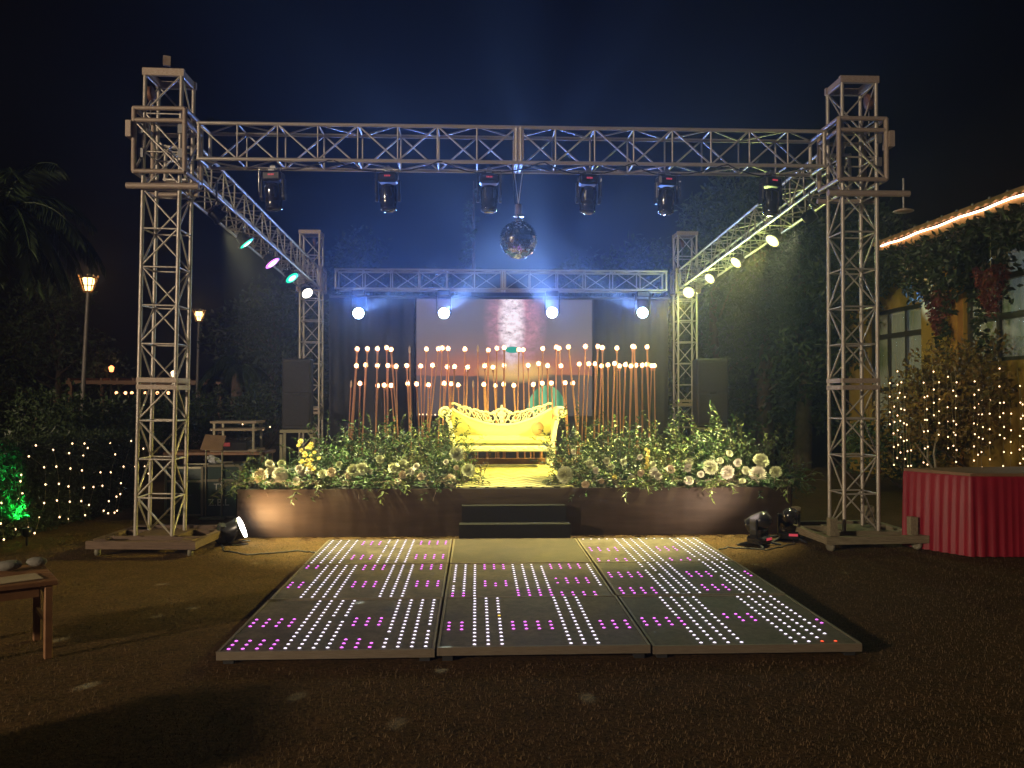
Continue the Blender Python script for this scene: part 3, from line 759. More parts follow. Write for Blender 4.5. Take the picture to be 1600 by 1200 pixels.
# darker to the sides of the sunset
dx = mth('ABSOLUTE', mth('SUBTRACT', X, .55))
side = mth('SMOOTHSTEP', dx) if False else None
sidef = ramp(dx, [(0, (0, 0, 0)), (.30, (.15, .15, .15)), (.5, (1, 1, 1))])
base = mixc(mth('MULTIPLY', sidef, .55), base, (.13, .10, .115))
# low sun glow
def blob(cx, cz, rx, rz, p=2.0):
    ex = mth('DIVIDE', mth('SUBTRACT', X, cx), rx); ez = mth('DIVIDE', mth('SUBTRACT', Z, cz), rz)
    d2 = mth('ADD', mth('MULTIPLY', ex, ex), mth('MULTIPLY', ez, ez)); return mth('MAXIMUM', mth('SUBTRACT', 1.0, d2), 0.0)
base = mixc(mth('MULTIPLY', blob(.56, .385, .24, .11), 1.1), base, (1.0, .60, .16))
nf = n.new('ShaderNodeTexNoise'); nf.inputs['Scale'].default_value = 20; nf.inputs['Detail'].default_value = 8; nf.inputs['Roughness'].default_value = .75
L.new(tc.outputs['Generated'], nf.inputs[0])
spk = mth('MULTIPLY', mth('SUBTRACT', nf.outputs['Fac'], .34), 4.4)
base = mixc(mth('MINIMUM', mth('MAXIMUM', mth('MULTIPLY', blob(.56, .82, .19, .5), spk), 0.0), 1.0), base, (.78, .34, .42))
base = mixc(mth('MINIMUM', mth('MAXIMUM', mth('MULTIPLY', mth('MULTIPLY', blob(.54, .80, .085, .42), spk), 1.3), 0.0), 1.0), base, (1.25, 1.1, 1.15))
# green dome and the teal oval shown on the screen
dome = mth('MULTIPLY', mth('GREATER_THAN', blob(.74, .02, .115, .245), .02), mth('GREATER_THAN', Z, .03))
fold = n.new('ShaderNodeTexWave'); fold.inputs['Scale'].default_value = 5; fold.inputs['Distortion'].default_value = 2; L.new(tc.outputs['Generated'], fold.inputs[0])
base = mixc(mth('MULTIPLY', dome, .9), base, mixc(fold.outputs['Fac'], (.02, .26, .11), (.20, .75, .40)))
base = mixc(mth('GREATER_THAN', blob(.545, .567, .043, .028), .05), base, (.0, .42, .30))
L.new(base, b.inputs['Emission Color']); b.inputs['Emission Strength'].default_value = .82
sm_.cycles.emission_sampling = 'NONE'
o = thing('led_screen', 'large lit screen showing fireworks over a sunset behind the sofa', 'screen', ((a.x + c.x) / 2, SCY, c.z))
MB().box((0, 0, sh / 2), (sw, .03, sh)).build('picture', sm_, o)
MB().box((0, .06, sh / 2), (sw - .02, .08, sh - .02)).build('cabinet', M_blackmatte, o)
for s in (-1, 1): MB().box((s * sw * .42, .08, -c.z / 2), (.06, .06, c.z - .02)).build('leg', M_blackmatte, o)
bdm = mat('black_drape', (.035, .033, .036), .8, 0, scale=3)
def drape(x0, x1, z0, z1, y, amp, nw, seed):
    m = MB(); k = int((x1 - x0) * 40); rs = random.Random(seed); ph = rs.uniform(0, 6); vs = []
    for i in range(k + 1):
        x = x0 + (x1 - x0) * i / k; yy = y + amp * math.sin(x * nw + ph) + amp * .5 * math.sin(x * nw * 2.3 + ph * 2)
        vs += [(x, yy, z0), (x, yy * .5 + y * .5, z1)]
    m.add(vs, [(2 * i, 2 * i + 2, 2 * i + 3, 2 * i + 1) for i in range(k)], True); return m
bd = thing('backdrop', 'black cloth backdrop hung behind the candle poles and screen', 'backdrop', (0, 0, 0))
for k in range(4):
    x0 = -2.9 + k * 1.70; drape(x0, x0 + 1.68, .02, 3.47, 16.85 + .004 * (k % 2), .02, 16, k).build('cloth_panel', bdm, bd)
bar('top_pipe', (-2.9, 16.88, 3.5), (3.9, 16.88, 3.5), .025, M_steel, bd)
for x in (-2.78, .45, 3.72): bar('upright_pipe', (x, 16.93, 0), (x, 16.93, 3.5), .025, M_steel, bd)

# ------------------------------------------------------------------ speakers on frames
def speaker(label, u0, u1, v0, v1, Y, sgn):
    p = at(u0, v1, Y); q = at(u1, v0, Y); W_, H_ = q.x - p.x, q.z - p.z; cx = (p.x + q.x) / 2
    s = thing('loudspeaker', label, 'loudspeaker', (cx, Y + .25, p.z), (0, 0, R(6) * sgn), 'loudspeakers beside the stage')
    MB().box((0, 0, H_ / 2), (W_, .5, H_), None, .02).build('cabinet', mat('speaker_paint', (.03, .03, .032), .5, 0, scale=18, bump=.15, bscale=200), s)
    for k in range(2):
        g = MB().box((0, -.256, H_ * (.27 + .46 * k)), (W_ - .05, .014, H_ * .43), None, .006); g.build('grille', mat('speaker_grille', (.05, .05, .055), .45, .3, scale=90, var=.6), s)
    MB().box((0, -.265, H_ * .5), (.10, .006, .03)).build('badge', M_chrome, s)
    f = thing('speaker_stand', 'pale metal frame under the loudspeaker on the %s' % ('left' if sgn > 0 else 'right'), 'stand', (cx, Y + .25, 0), (0, 0, R(6) * sgn), 'metal stands under the loudspeakers')
    ft = mat('stand_paint', (.42, .40, .26), .5, .1)
    zt = p.z - .03
    for a_ in (-1, 1):
        for b_ in (-1, 1): block('leg', (a_ * W_ * .52, b_ * .24, zt / 2 - .025), (.045, .045, zt - .05), ft, f)
        block('top_rail', (0, a_ * .24, zt), (W_ * 1.04 + .045, .045, .05), ft, f)
        block('top_rail', (a_ * W_ * .52, 0, zt - .002), (.043, .435, .046), ft, f)
speaker('tall black loudspeaker left of the stage beside the far tower', 438, 483, 560, 671, 13.9, 1)
speaker('tall black loudspeaker right of the stage beside the far tower', 1092, 1140, 560, 668, 13.9, -1)

# ------------------------------------------------------------------ leaves, shrubs, flowers
def leaf(mb, p, d, nrm, ln, wd):
    d = d.normalized(); s = d.cross(nrm)
    if s.length < 1e-4: s = d.orthogonal()
    s.normalize(); up = s.cross(d)
    mb.add([p, p + d * ln * .45 + s * wd * .5 + up * wd * .15, p + d * ln - up * ln * .12, p + d * ln * .45 - s * wd * .5 + up * wd * .15],
           [(0, 1, 2), (0, 2, 3)])
def rdir(r, zlo=-.2, zhi=1.0):
    a = r.uniform(0, 2 * math.pi); z = r.uniform(zlo, zhi); k = math.sqrt(max(0, 1 - z * z)); return Vector((k * math.cos(a), k * math.sin(a), z))
def shrub_meshes(seed, stems, H, spread, ln, wd, per, zlo=.25, droop=.25, mleaf=None, mstem=None, sy=.6):
    r = random.Random(seed); st_ = MB(); fo = MB()
    for s in range(stems):
        d = rdir(r, zlo, 1.0); d.y *= sy; d.x *= spread; Ls = H * r.uniform(.55, 1.05); p = Vector((r.uniform(-.1, .1), r.uniform(-.06, .06), 0)); pts = [p.copy()]; dd = d.normalized()
        k = 7
        for i in range(k):
            dd = (dd + Vector((r.gauss(0, .12), r.gauss(0, .12), -droop * (i / k) * .5))).normalized(); p = p + dd * (Ls / k); pts.append(p.copy())
        st_.tube(pts, .0045, 4, .0015)
        for i in range(per):
            t = .12 + .88 * (i + r.random()) / per; f = t * k; j = min(int(f), k - 1); q = pts[j].lerp(pts[j + 1], f - j)
            tg = (pts[j + 1] - pts[j]).normalized(); ld = (tg * r.uniform(.2, .9) + rdir(r, -.5, .6)).normalized()
            leaf(fo, q, ld, (Vector((0, 0, 1)) + rdir(r, -1, 1) * .5), ln * r.uniform(.6, 1.25), wd * r.uniform(.7, 1.2))
    a = st_.mesh('stems'); a.materials.append(mstem or M_bark); b = fo.mesh('leaves'); b.materials.append(mleaf or M_leaf); return a, b
def plant(name, label, cat, group, meshes, loc, rz, sc):
    o = thing(name, label, cat, loc, (0, 0, rz), group); o.scale = sc
    put('stems', meshes[0], o); put('leaves', meshes[1], o); return o
SH = [shrub_meshes(20 + i, 30, .72, .75, .058, .025, 36, .3) for i in range(3)]
SHP = [shrub_meshes(40 + i, 28, .66, .8, .045, .022, 38, .25, mleaf=M_leaf_pale) for i in range(2)]
ARR = [shrub_meshes(60 + i, 28, .32, 1.0, .045, .02, 20, -.25, .5) for i in range(3)]
TRL = [shrub_meshes(80 + i, 9, .34, 1.0, .07, .02, 16, -.7, .9, mleaf=(M_leaf_pale if i else M_leaf)) for i in range(2)]
rf = random.Random(21)
where = lambda u: ('left bank, %s' if u < 760 else 'right bank, %s')
# back rows of shrubs: (pixel x, pixel y of the top, depth)
LB = [(515, 676, 10.2), (560, 672, 10.7), (605, 667, 10.3), (645, 673, 10.8), (690, 664, 10.3), (545, 690, 9.8), (590, 692, 9.9), (635, 690, 9.8), (680, 690, 9.9), (712, 712, 9.8), (697, 674, 11.2), (405, 712, 9.9), (452, 722, 9.8), (495, 704, 9.9)]
RB = [(905, 664, 10.3), (945, 672, 10.7), (985, 668, 10.2), (1025, 672, 10.8), (1068, 658, 10.3), (1108, 664, 10.0), (1135, 660, 10.4), (890, 690, 9.8), (930, 690, 9.8), (972, 692, 9.9), (1015, 688, 9.8), (1058, 688, 9.9), (1098, 690, 9.8), (1170, 670, 9.9), (1210, 684, 9.8), (1150, 695, 9.7), (1232, 715, 9.6)]
for bank, nm in ((LB, 'left'), (RB, 'right')):
    for i, (u, v, Y) in enumerate(sorted(bank)):
        T = at(u, v, Y); hgt = max(.2, T.z - SZ); pale = rf.random() < (.15 if nm == 'left' else .4)
        ms = rf.choice(SHP if pale else SH)
        plant('leafy_shrub', '%s green leafy shrub in the %s flower bank, %s from its left end' % ('tall' if v < 680 else 'low', nm, ordinal(i + 1)),
              'shrub', 'leafy shrubs in the flower banks', ms, (T.x, Y, SZ), rf.uniform(0, 6.3), (hgt / .60 * rf.uniform(.95, 1.2), hgt / .60, hgt / .52))
# blooms
def mum(seed, n=70, flat=.75, m=M_petal, lnn=.62):
    r = random.Random(seed); b = MB()
    for i in range(n):
        z = 1 - 1.35 * (i + .5) / n; a = i * 2.39996; k = math.sqrt(max(0, 1 - z * z)); d = Vector((k * math.cos(a), k * math.sin(a), z)).normalized()
        s = d.cross(Vector((0, 0, 1))); s = s.normalized() if s.length > 1e-3 else Vector((1, 0, 0)); up = s.cross(d)
        w_ = .20 * r.uniform(.8, 1.15); R0 = 1.0 * r.uniform(.88, 1.05)
        b.add([d * .25, d * R0 * .72 + s * w_ - up * .05, d * R0 + up * .22, d * R0 * .72 - s * w_ - up * .05], [(0, 1, 2), (0, 2, 3)], True)
    b.ball((0, 0, 0), .55, 8, 5)
    for i in range(len(b.v)): b.v[i] = (b.v[i][0], b.v[i][1], b.v[i][2] * flat + 0)
    x = b.mesh('bloom'); x.materials.append(m); return x
BL = {'w': mum(1, 110), 'g': mum(2, 120, .8, M_petal_g), 'p': mum(3, 90, .85, M_petal_p), 'y': mum(4, 26, .8, M_petal_y)}
BLOOMS = [(407, 744, 11, 'p'), (438, 742, 11, 'w'), (424, 735, 7, 'w'), (421, 726, 7, 'w'), (440, 725, 6, 'g'), (468, 733, 6, 'w'), (473, 739, 6, 'w'), (486, 734, 7, 'w'), (518, 738, 7, 'p'), (504, 741, 7, 'g'), (463, 752, 6, 'w'),
 (553, 736, 10, 'g'), (545, 743, 6, 'p'), (566, 733, 9, 'g'), (580, 737, 4, 'w'), (616, 732, 9, 'g'), (630, 727, 8, 'g'), (642, 737, 6, 'w'), (629, 742, 6, 'p'), (622, 752, 5, 'p'), (714, 710, 11, 'g'), (732, 735, 10, 'g'), (703, 752, 10, 'p'), (651, 729, 5, 'w'), (658, 745, 6, 'p'), (697, 722, 4, 'w'), (713, 731, 4, 'p'), (594, 718, 6, 'g'), (530, 726, 5, 'g'),
 (915, 757, 6, 'p'), (896, 706, 4, 'w'), (922, 724, 6, 'g'), (931, 735, 5, 'w'), (974, 722, 5, 'g'), (987, 748, 6, 'g'), (1002, 739, 6, 'p'), (1022, 738, 7, 'w'), (1028, 744, 6, 'w'), (1020, 726, 5, 'g'), (1047, 734, 7, 'p'), (1076, 751, 7, 'w'), (1077, 722, 6, 'g'), (1075, 731, 6, 'w'), (1110, 730, 11, 'g'), (1137, 738, 10, 'w'), (1153, 723, 6, 'w'), (1125, 720, 5, 'g'), (1184, 741, 12, 'w'), (1189, 720, 11, 'g'), (1212, 738, 9, 'g'), (883, 742, 12, 'g'), (1140, 709, 5, 'g'), (955, 730, 5, 'g'), (1095, 741, 5, 'w'), (1165, 735, 6, 'g'), (960, 746, 4, 'y'), (940, 752, 4, 'p'), (948, 720, 5, 'g'), (1000, 714, 4, 'w'), (1160, 752, 5, 'g')]
for k in range(22): BLOOMS.append((482 + rf.gauss(0, 7) + (k - 11) * .3, 690 + k * 1.9 + rf.uniform(-5, 5), rf.uniform(2.5, 4), 'y'))
for k in range(9): BLOOMS.append((1013 + rf.gauss(0, 3), 702 + k * 3.6, 2.8, 'y'))
CEN = [385, 425, 465, 505, 548, 592, 636, 680, 722] + [880, 918, 958, 998, 1040, 1082, 1124, 1166, 1206, 1238]
AR = []
for i, u in enumerate(CEN):
    left = u < 760; idx = i + 1 if left else i - 8
    v = 758 if u not in (722, 880) else 748; Y = 9.50 if u not in (722, 880) else 9.75
    o = thing('flower_arrangement', 'low arrangement of pale blooms and trailing leaves along the front edge of the %s bank, %s from its left end' % ('left' if left else 'right', ordinal(idx)) if False else
              'blooms and trailing leaves on the %s front edge of the stage, %s cluster from left' % ('left' if left else 'right', ordinal(idx)), 'flower arrangement',
              (at(u, v, Y).x, Y, SZ + .02), (0, 0, 0), 'flower arrangements along the stage edge')
    ms = ARR[i % 3]; put('stems', ms[0], o, (0, 0, .0), (0, 0, rf.uniform(0, 6))); put('leaves', ms[1], o, (0, 0, .0), (0, 0, rf.uniform(0, 6)))
    tm_ = TRL[0 if i % 3 else 1]; put('trailing_stems', tm_[0], o, (0, -.22, .05), (0, 0, rf.uniform(-.5, .5))); put('trailing_leaves', tm_[1], o, (0, -.22, .05), (0, 0, rf.uniform(-.5, .5)))
    AR.append((u, Y, o))
for (u, v, rpx, kd) in BLOOMS:
    A = min(AR, key=lambda t: abs(t[0] - u)); Y = 9.21 + .0045 * max(0, 765 - v) + rf.uniform(-.03, .03)
    if A[0] in (722, 880): Y += .15
    p = at(u, v, Y); r_ = 1.2 * rpx * Y / FPX; q = (Vector((0, 0, EYE)) - p).normalized() + Vector((rf.gauss(0, .25), rf.gauss(0, .25), .45 + rf.gauss(0, .2)))
    put('bloom', BL[kd], A[2], p - A[2].location, q.to_track_quat('Z', 'Y').to_euler(), (r_,) * 3)
# sprig in front of the sofa's left arm
plant('leafy_sprig', 'thin bronze leafy sprig standing in front of the left arm of the sofa', 'plant', None,
      shrub_meshes(99, 5, .50, .3, .055, .022, 12, .75, .1, mleaf=mat('bronze_leaf', (.16, .08, .03), .5)), (at(745, 735, 10.4).x, 10.4, SZ + .02), 0, (1, 1, 1))

# ------------------------------------------------------------------ LED dance floor
FX0, FX1, FY0, FY1, FZ = -1.492, 2.293, 4.906, 8.621, .08
flm = bpy.data.materials.new('floor_sheet'); flm.use_nodes = True
n = flm.node_tree.nodes; L = flm.node_tree.links; b = n['Principled BSDF']
tc = n.new('ShaderNodeTexCoord'); no = n.new('ShaderNodeTexNoise'); no.inputs['Scale'].default_value = 3.5; no.inputs['Detail'].default_value = 8; no.inputs['Roughness'].default_value = .7
oi = n.new('ShaderNodeObjectInfo'); va = n.new('ShaderNodeVectorMath'); va.operation = 'ADD'; L.new(tc.outputs['Object'], va.inputs[0]); L.new(oi.outputs['Location'], va.inputs[1])
L.new(va.outputs[0], no.inputs[0]); rp = n.new('ShaderNodeValToRGB'); L.new(no.outputs['Fac'], rp.inputs[0])
rp.color_ramp.elements[0].position = .35; rp.color_ramp.elements[0].color = (.060, .048, .040, 1); rp.color_ramp.elements[1].position = .72; rp.color_ramp.elements[1].color = (.180, .150, .126, 1)
L.new(rp.outputs[0], b.inputs['Base Color'])
rr_ = n.new('ShaderNodeMapRange'); L.new(no.outputs['Fac'], rr_.inputs[0]); rr_.inputs['To Min'].default_value = .50; rr_.inputs['To Max'].default_value = .85; L.new(rr_.outputs[0], b.inputs['Roughness'])
sc1 = n.new('ShaderNodeTexNoise'); sc1.inputs['Scale'].default_value = 11; sc1.inputs['Detail'].default_value = 9; sc1.inputs['Roughness'].default_value = .8; sc1.inputs['Distortion'].default_value = 1.6; L.new(va.outputs[0], sc1.inputs[0])
sc2 = n.new('ShaderNodeValToRGB'); L.new(sc1.outputs['Fac'], sc2.inputs[0]); sc2.color_ramp.elements[0].position = .38; sc2.color_ramp.elements[0].color = (.55, .52, .5, 1); sc2.color_ramp.elements[1].position = .62; sc2.color_ramp.elements[1].color = (1.25, 1.2, 1.15, 1)
scm = n.new('ShaderNodeMix'); scm.data_type = 'RGBA'; scm.blend_type = 'MULTIPLY'; scm.inputs[0].default_value = .9; L.new(rp.outputs[0], scm.inputs[6]); L.new(sc2.outputs[0], scm.inputs[7]); L.new(scm.outputs[2], b.inputs['Base Color'])
b.inputs['Specular IOR Level'].default_value = .3
M_trim = mat('floor_trim', (.22, .18, .13), .6, .1, color2=(.12, .09, .06), scale=12, bump=.2)
LEDM = {'w': glow('led_white', (.92, .82, 1.0), 2.0, True), 'm': glow('led_magenta', (.82, .15, .90), 2.6, True), 'r': glow('led_red', (1.0, .09, .03), 1.6), 'y': glow('led_yellow', (1.0, .6, .05), 1.6)}
ALL = range(0, 15)
# per panel: (column, row, [(first col, count, kind, rows)])
def rws(*ab):
    o_ = []
    for a_, b_ in ab: o_ += list(range(a_, b_ + 1))
    return o_
PAT = {
 (0, 0): [(0, 4, 'm', rws((0, 2), (6, 8))), (4, 4, 'w', ALL), (8, 3, 'm', rws((0, 2), (6, 8))), (11, 4, 'w', ALL)],
 (0, 1): [(0, 2, 'm', rws((4, 6), (13, 14))), (2, 4, 'w', ALL), (6, 3, 'm', rws((4, 6), (12, 14))), (9, 3, 'w', ALL), (12, 3, 'm', rws((4, 6), (12, 14)))],
 (0, 2): [(0, 4, 'w', ALL), (4, 3, 'm', rws((2, 4), (11, 13))), (7, 4, 'w', ALL), (11, 4, 'm', rws((2, 4), (11, 13)))],
 (1, 0): [(0, 2, 'm', rws((4, 6))), (2, 3, 'w', ALL), (5, 4, 'm', rws((4, 6))), (9, 3, 'w', ALL), (12, 3, 'm', rws((4, 6)))],
 (1, 1): [(0, 2, 'm', rws((0, 1))), (0, 3, 'w', rws((2, 14))), (2, 1, 'w', ALL), (3, 3, 'm', rws((4, 6), (12, 14))), (6, 4, 'm', rws((0, 2))), (6, 4, 'w', rws((3, 14))), (10, 4, 'm', rws((0, 1), (5, 7), (12, 14))), (14, 1, 'w', rws((4, 14)))],
 (2, 0): [(0, 4, 'm', rws((5, 7))), (3, 4, 'w', ALL), (7, 3, 'm', rws((6, 8))), (10, 4, 'w', ALL), (14, 1, 'm', rws((5, 6)))],
 (2, 1): [(0, 4, 'm', rws((0, 2), (7, 9))), (4, 4, 'w', ALL), (8, 3, 'm', rws((1, 3), (7, 9))), (11, 3, 'w', ALL), (14, 1, 'm', rws((7, 9)))],
 (2, 2): [(0, 4, 'm', rws((0, 1), (6, 8))), (4, 4, 'w', ALL), (0, 4, 'w', rws((14, 14))), (8, 3, 'm', rws((0, 1), (6, 8))), (8, 3, 'w', rws((14, 14))), (11, 4, 'w', ALL)]}
pw, pd = (FX1 - FX0) / 3, (FY1 - FY0) / 3
cn = {0: 'left', 1: 'middle', 2: 'right'}; rn = {0: 'front', 1: 'second', 2: 'rear'}
rl = random.Random(8)
for ci in range(3):
    for ri in range(3):
        cx, cyy = FX0 + pw * (ci + .5), FY0 + pd * (ri + .5); dz = rl.uniform(-.006, .006)
        lab = ('plain plywood dance floor panel without lights at the foot of the steps' if (ci, ri) == (1, 2) else
               'dance floor panel with white and magenta light dots, %s row, %s column' % (rn[ri], cn[ci]))
        o = thing('floor_panel', lab, 'dance floor panel', (cx, cyy, 0), (0, 0, rl.uniform(-.004, .004)), 'dance floor panels'); z = FZ + dz
        W_, D_ = pw - .016, pd - .014
        MB().box((0, 0, z - .022), (W_ - .03, D_ - .03, .04), None, .004).build('top_sheet', flm if (ci, ri) != (1, 2) else mat('plywood', (.065, .046, .03), .7, 0, color2=(.035, .026, .018), scale=5, bump=.1), o)
        for s in (-1, 1):
            block('edge_trim', (s * (W_ / 2 - .008), 0, z - .022), (.016, D_, .048), M_trim, o); block('edge_trim', (0, s * (D_ / 2 - .008), z - .022), (W_ - .034, .016, .048), M_trim, o)
            for s2 in (-1, 1): block('foot', (s * (W_ / 2 - .06), s2 * (D_ / 2 - .06), (z - .045) / 2), (.06, .06, z - .047), M_blackmatte, o)
        if (ci, ri) not in PAT: continue
        dots = {'w': MB(), 'm': MB(), 'r': MB(), 'y': MB()}; done = set()
        mgx = .055; px = (W_ - 2 * mgx) / 14; py = (D_ - 2 * mgx) / 14
        for (c0, cnt, kd, rows_) in PAT[(ci, ri)]:
            for c_ in range(c0, min(15, c0 + cnt)):
                for r_ in rows_:
                    if (c_, r_) in done: continue
                    done.add((c_, r_)); kk = kd
                    if (ci, ri) == (2, 0) and r_ == 0 and c_ in (12, 13): kk = 'r'
                    if (ci, ri) == (2, 0) and r_ == 0 and c_ == 14: kk = 'w'
                    if (ci, ri) == (1, 0) and (c_, r_) == (4, 8): kk = 'y'
                    if rl.random() < .018: continue
                    x = -W_ / 2 + mgx + px * c_; y = -D_ / 2 + mgx + py * r_
                    rad = .0112; q = [(x + rad * math.cos(k * math.pi / 4), y + rad * math.sin(k * math.pi / 4), z + .0025) for k in range(8)]
                    dots[kk].add(q + [(x, y, z + .0075)], [(k, (k + 1) % 8, 8) for k in range(8)], True)
        for kk, m_ in dots.items():
            if m_.v: tag(m_.build({'w': 'white_light_dots', 'm': 'magenta_light_dots', 'r': 'red_light_dots', 'y': 'yellow_light_dot'}[kk], LEDM[kk], o), None, None, None, 'stuff')

# ------------------------------------------------------------------ lights standing on the lawn
M_flood = glow('white_flood_lens', (1.0, .93, .85), 22)
c = at(391, 829, 8.92)
o = thing('flood_par', 'black par light on the grass shining warm white on the left stage skirt', 'stage light', (c.x - .12, 8.92, 0))
d = Vector((.93, .17, .38)).normalized(); q = d.to_track_quat('-Z', 'Y').to_euler(); cc = Vector((.0, 0, .155))
ho = MB().lathe([(.05, .16), (.10, .14), (.108, .02), (.118, .0), (.118, -.03), (.108, -.03)], 20).build('can', M_black, o, cc, q)
MB().lathe([(0, -.024), (.110, -.026), (.110, -.046), (.08, -.052), (0, -.054)], 20).build('lens', M_flood, ho)
sd_ = d.cross(Vector((0, 0, 1))).normalized()
for s in (-1, 1): MB().tube([cc + sd_ * .125 * s, cc + sd_ * .135 * s + Vector((-.06, 0, -.15)), cc + sd_ * .10 * s + Vector((.10, .04, -.15))], .011, 6).build('bracket_arm', M_black, o)
MB().box((-.16, -.02, .11), (.12, .17, .20), (0, .2, .4), .02).build('control_box', M_blackmatte, o)
lamp('flood_par_beam', 'SPOT', Vector((c.x - .12, 8.92, .155)) + d * .07, 150, (1.0, .66, .30), (c.x + .75, 9.5, .74), .06, 140, 1.0)
for (u, v, Y, rz, lab) in ((1186, 848, 8.62, 40, 'black moving light on the lawn with its head drooping left'), (1232, 840, 9.0, -15, 'black moving light on the lawn touching the right tower base')):
    p = atz(u, v + 4, 0); o = thing('floor_moving_light', lab, 'stage light', (p.x, p.y, 0), (0, 0, R(rz)), 'moving lights standing on the lawn')
    MB().box((0, 0, .055), (.22, .18, .09), None, .02).build('base_box', M_gloss, o)
    MB().box((.04, -.093, .07), (.09, .006, .025)).build('red_display', M_red, o)
    for s in (-1, 1):
        MB().box((s * .105, 0, .185), (.028, .09, .21), None, .01).build('yoke_arm', M_gloss, o)
        bar('foot', (s * .10, -.07, .03), (s * .17, -.15, 0.004), .014, M_blackmatte, o); bar('foot', (s * .10, .07, .03), (s * .17, .15, .004), .014, M_blackmatte, o)
    hh = MB().lathe([(.02, .13), (.07, .115), (.09, .05), (.09, -.05), (.075, -.10), (.078, -.13), (.06, -.135)], 16).build('head', M_gloss, o, (0, 0, .245), (R(65), 0, R(15)))
    MB().lathe([(0, -.128), (.06, -.13), (.0, -.142)], 14).build('lens', M_lens_off, hh)

pm = atz(1186, 852, 0)
lamp('floor_moving_beam', 'SPOT', (pm.x - .06, pm.y - .14, .33), 115, (1.0, .78, .58), (pm.x - .55, 9.30, .72), .05, 112, 1.0)
rcb = random.Random(14)
def ground_cable(label, pts):
    o_ = []
    for a_, b2 in zip(pts[:-1], pts[1:]):
        for k in range(8): o_.append(Vector((*a_, .007)).lerp(Vector((*b2, .007)), k / 8) + Vector((rcb.gauss(0, .012), rcb.gauss(0, .012), 0)))
    tag(MB().tube(o_, .007, 5).build('ground_cable', M_cable), label, 'cable', 'black cables lying on the lawn')
ground_cable('black cable on the grass from the dance floor to the lawn lights at the right', [(2.31, 8.2), (2.55, 8.45), (2.9, 8.30), (3.3, 8.62), (3.55, 9.4)])
ground_cable('black cable on the grass from the flood light past the left tower', [(-2.62, 8.85), (-2.5, 8.5), (-2.2, 8.25), (-1.75, 8.45), (-1.5, 8.3)])
# ------------------------------------------------------------------ sound desk left of the stage
M_case = mat('case_green', (.02, .05, .042), .4, 0, scale=7)
M_edge = mat('case_edge', (.30, .28, .20), .35, .7)
def flight_case(label, cx, cyy, w_, d_, h_, rz, z=0, m=M_case):
    o = thing('flight_case', label, 'flight case', (cx, cyy, z), (0, 0, rz), 'flight cases by the sound desk')
    MB().box((0, 0, h_ / 2), (w_, d_, h_), None, .006).build('case_body', m, o)
    for s in (-1, 1):
        for s2 in (-1, 1): block('corner_edge', (s * w_ / 2, s2 * d_ / 2, h_ / 2), (.028, .028, h_ - .01), M_edge, o)
        for zz in (.014, h_ * .72, h_ - .002): block('edge_strip', (0, s * (d_ / 2 + .001), zz), (w_ - .03, .022, .028), M_edge, o)
    MB().box((0, -d_ / 2 - .008, h_ * .72), (.07, .018, .06), None, .006).build('latch', M_chrome, o)
    MB().tube([(-.09, -d_ / 2 - .005, h_ * .45), (-.09, -d_ / 2 - .03, h_ * .43), (.09, -d_ / 2 - .03, h_ * .43), (.09, -d_ / 2 - .005, h_ * .45)], .009, 6).build('handle', M_chrome, o)
    return o
p1 = atz(300, 800, 0); p2 = atz(350, 792, 0)
fc = flight_case('dark green flight case behind the left tower under the brown tray', at(303, 790, 11.2).x, 11.2, .52, .5, .62, R(-4))
fc2 = flight_case('dark flight case lettered in white beside the left flower bank', at(352, 790, 11.0).x, 11.0, .46, .5, .66, R(5))
def lettering(txt, parent, loc, size, m):
    cu_ = bpy.data.curves.new('lettering', 'FONT'); cu_.body = txt; cu_.size = size; cu_.align_x = 'CENTER'; cu_.extrude = .001
    cu_.materials.append(m); t0_ = bpy.data.objects.new('lettering_curve', cu_); COL.objects.link(t0_); bpy.context.view_layer.update(); me_ = bpy.data.meshes.new_from_object(t0_.evaluated_get(bpy.context.evaluated_depsgraph_get())); bpy.data.objects.remove(t0_); t = bpy.data.objects.new('lettering', me_); COL.objects.link(t); t.parent = parent; t.location = loc; t.rotation_euler = (R(90), 0, 0); return t
M_letter = mat('pale_letter', (.62, .62, .56), .6, 0)
lettering('TX', fc2, (-.02, -.2535, .36), .11, M_letter); lettering('Z.B.L', fc2, (-.03, -.2535, .16), .12, M_letter)
lettering('STAGE SOUND', fc, (0, -.2535, .16), .05, M_letter) if False else None
tb = thing('sound_table', 'cluttered table of the sound desk left of the stage', 'table', (at(345, 790, 11.75).x, 11.75, 0))
MB().box((0, 0, .76), (1.35, .6, .04), None, .005).build('tabletop', M_wood, tb)
for s in (-1, 1):
    for s2 in (-1, 1): block('leg', (s * .62, s2 * .25, .37), (.045, .045, .74), M_wood, tb)
rk = thing('equipment_rack', 'open rack with two pale shelves standing on the sound table', 'rack', (at(372, 690, 11.7).x, 11.7, .78))
for s in (-1, 1):
    for s2 in (-1, 1): block('upright', (s * .26, s2 * .2, .20), (.03, .03, .40), M_edge, rk)
for zz in (.02, .30, .40): block('shelf', (0, 0, zz), (.62, .46, .03), mat('shelf_wood', (.36, .28, .18), .6), rk)
mixd = thing('mixing_desk', 'black mixing desk with red front between the rack shelves', 'mixing desk', (rk.location.x - .03, 11.62, .815))
MB().box((0, 0, .07), (.44, .36, .12), (R(8), 0, 0), .01).build('desk_body', M_black, mixd)
MB().box((-.10, -.19, .07), (.20, .008, .05)).build('red_panel', mat('red_plastic', (.45, .02, .04), .4), mixd)
for k in range(6):
    MB().lathe([(.0, 0), (.014, 0), (.011, .02), (0, .02)], 10).build('knob', M_chrome, mixd, (-.17 + .068 * k, -.06, .125 + .0))
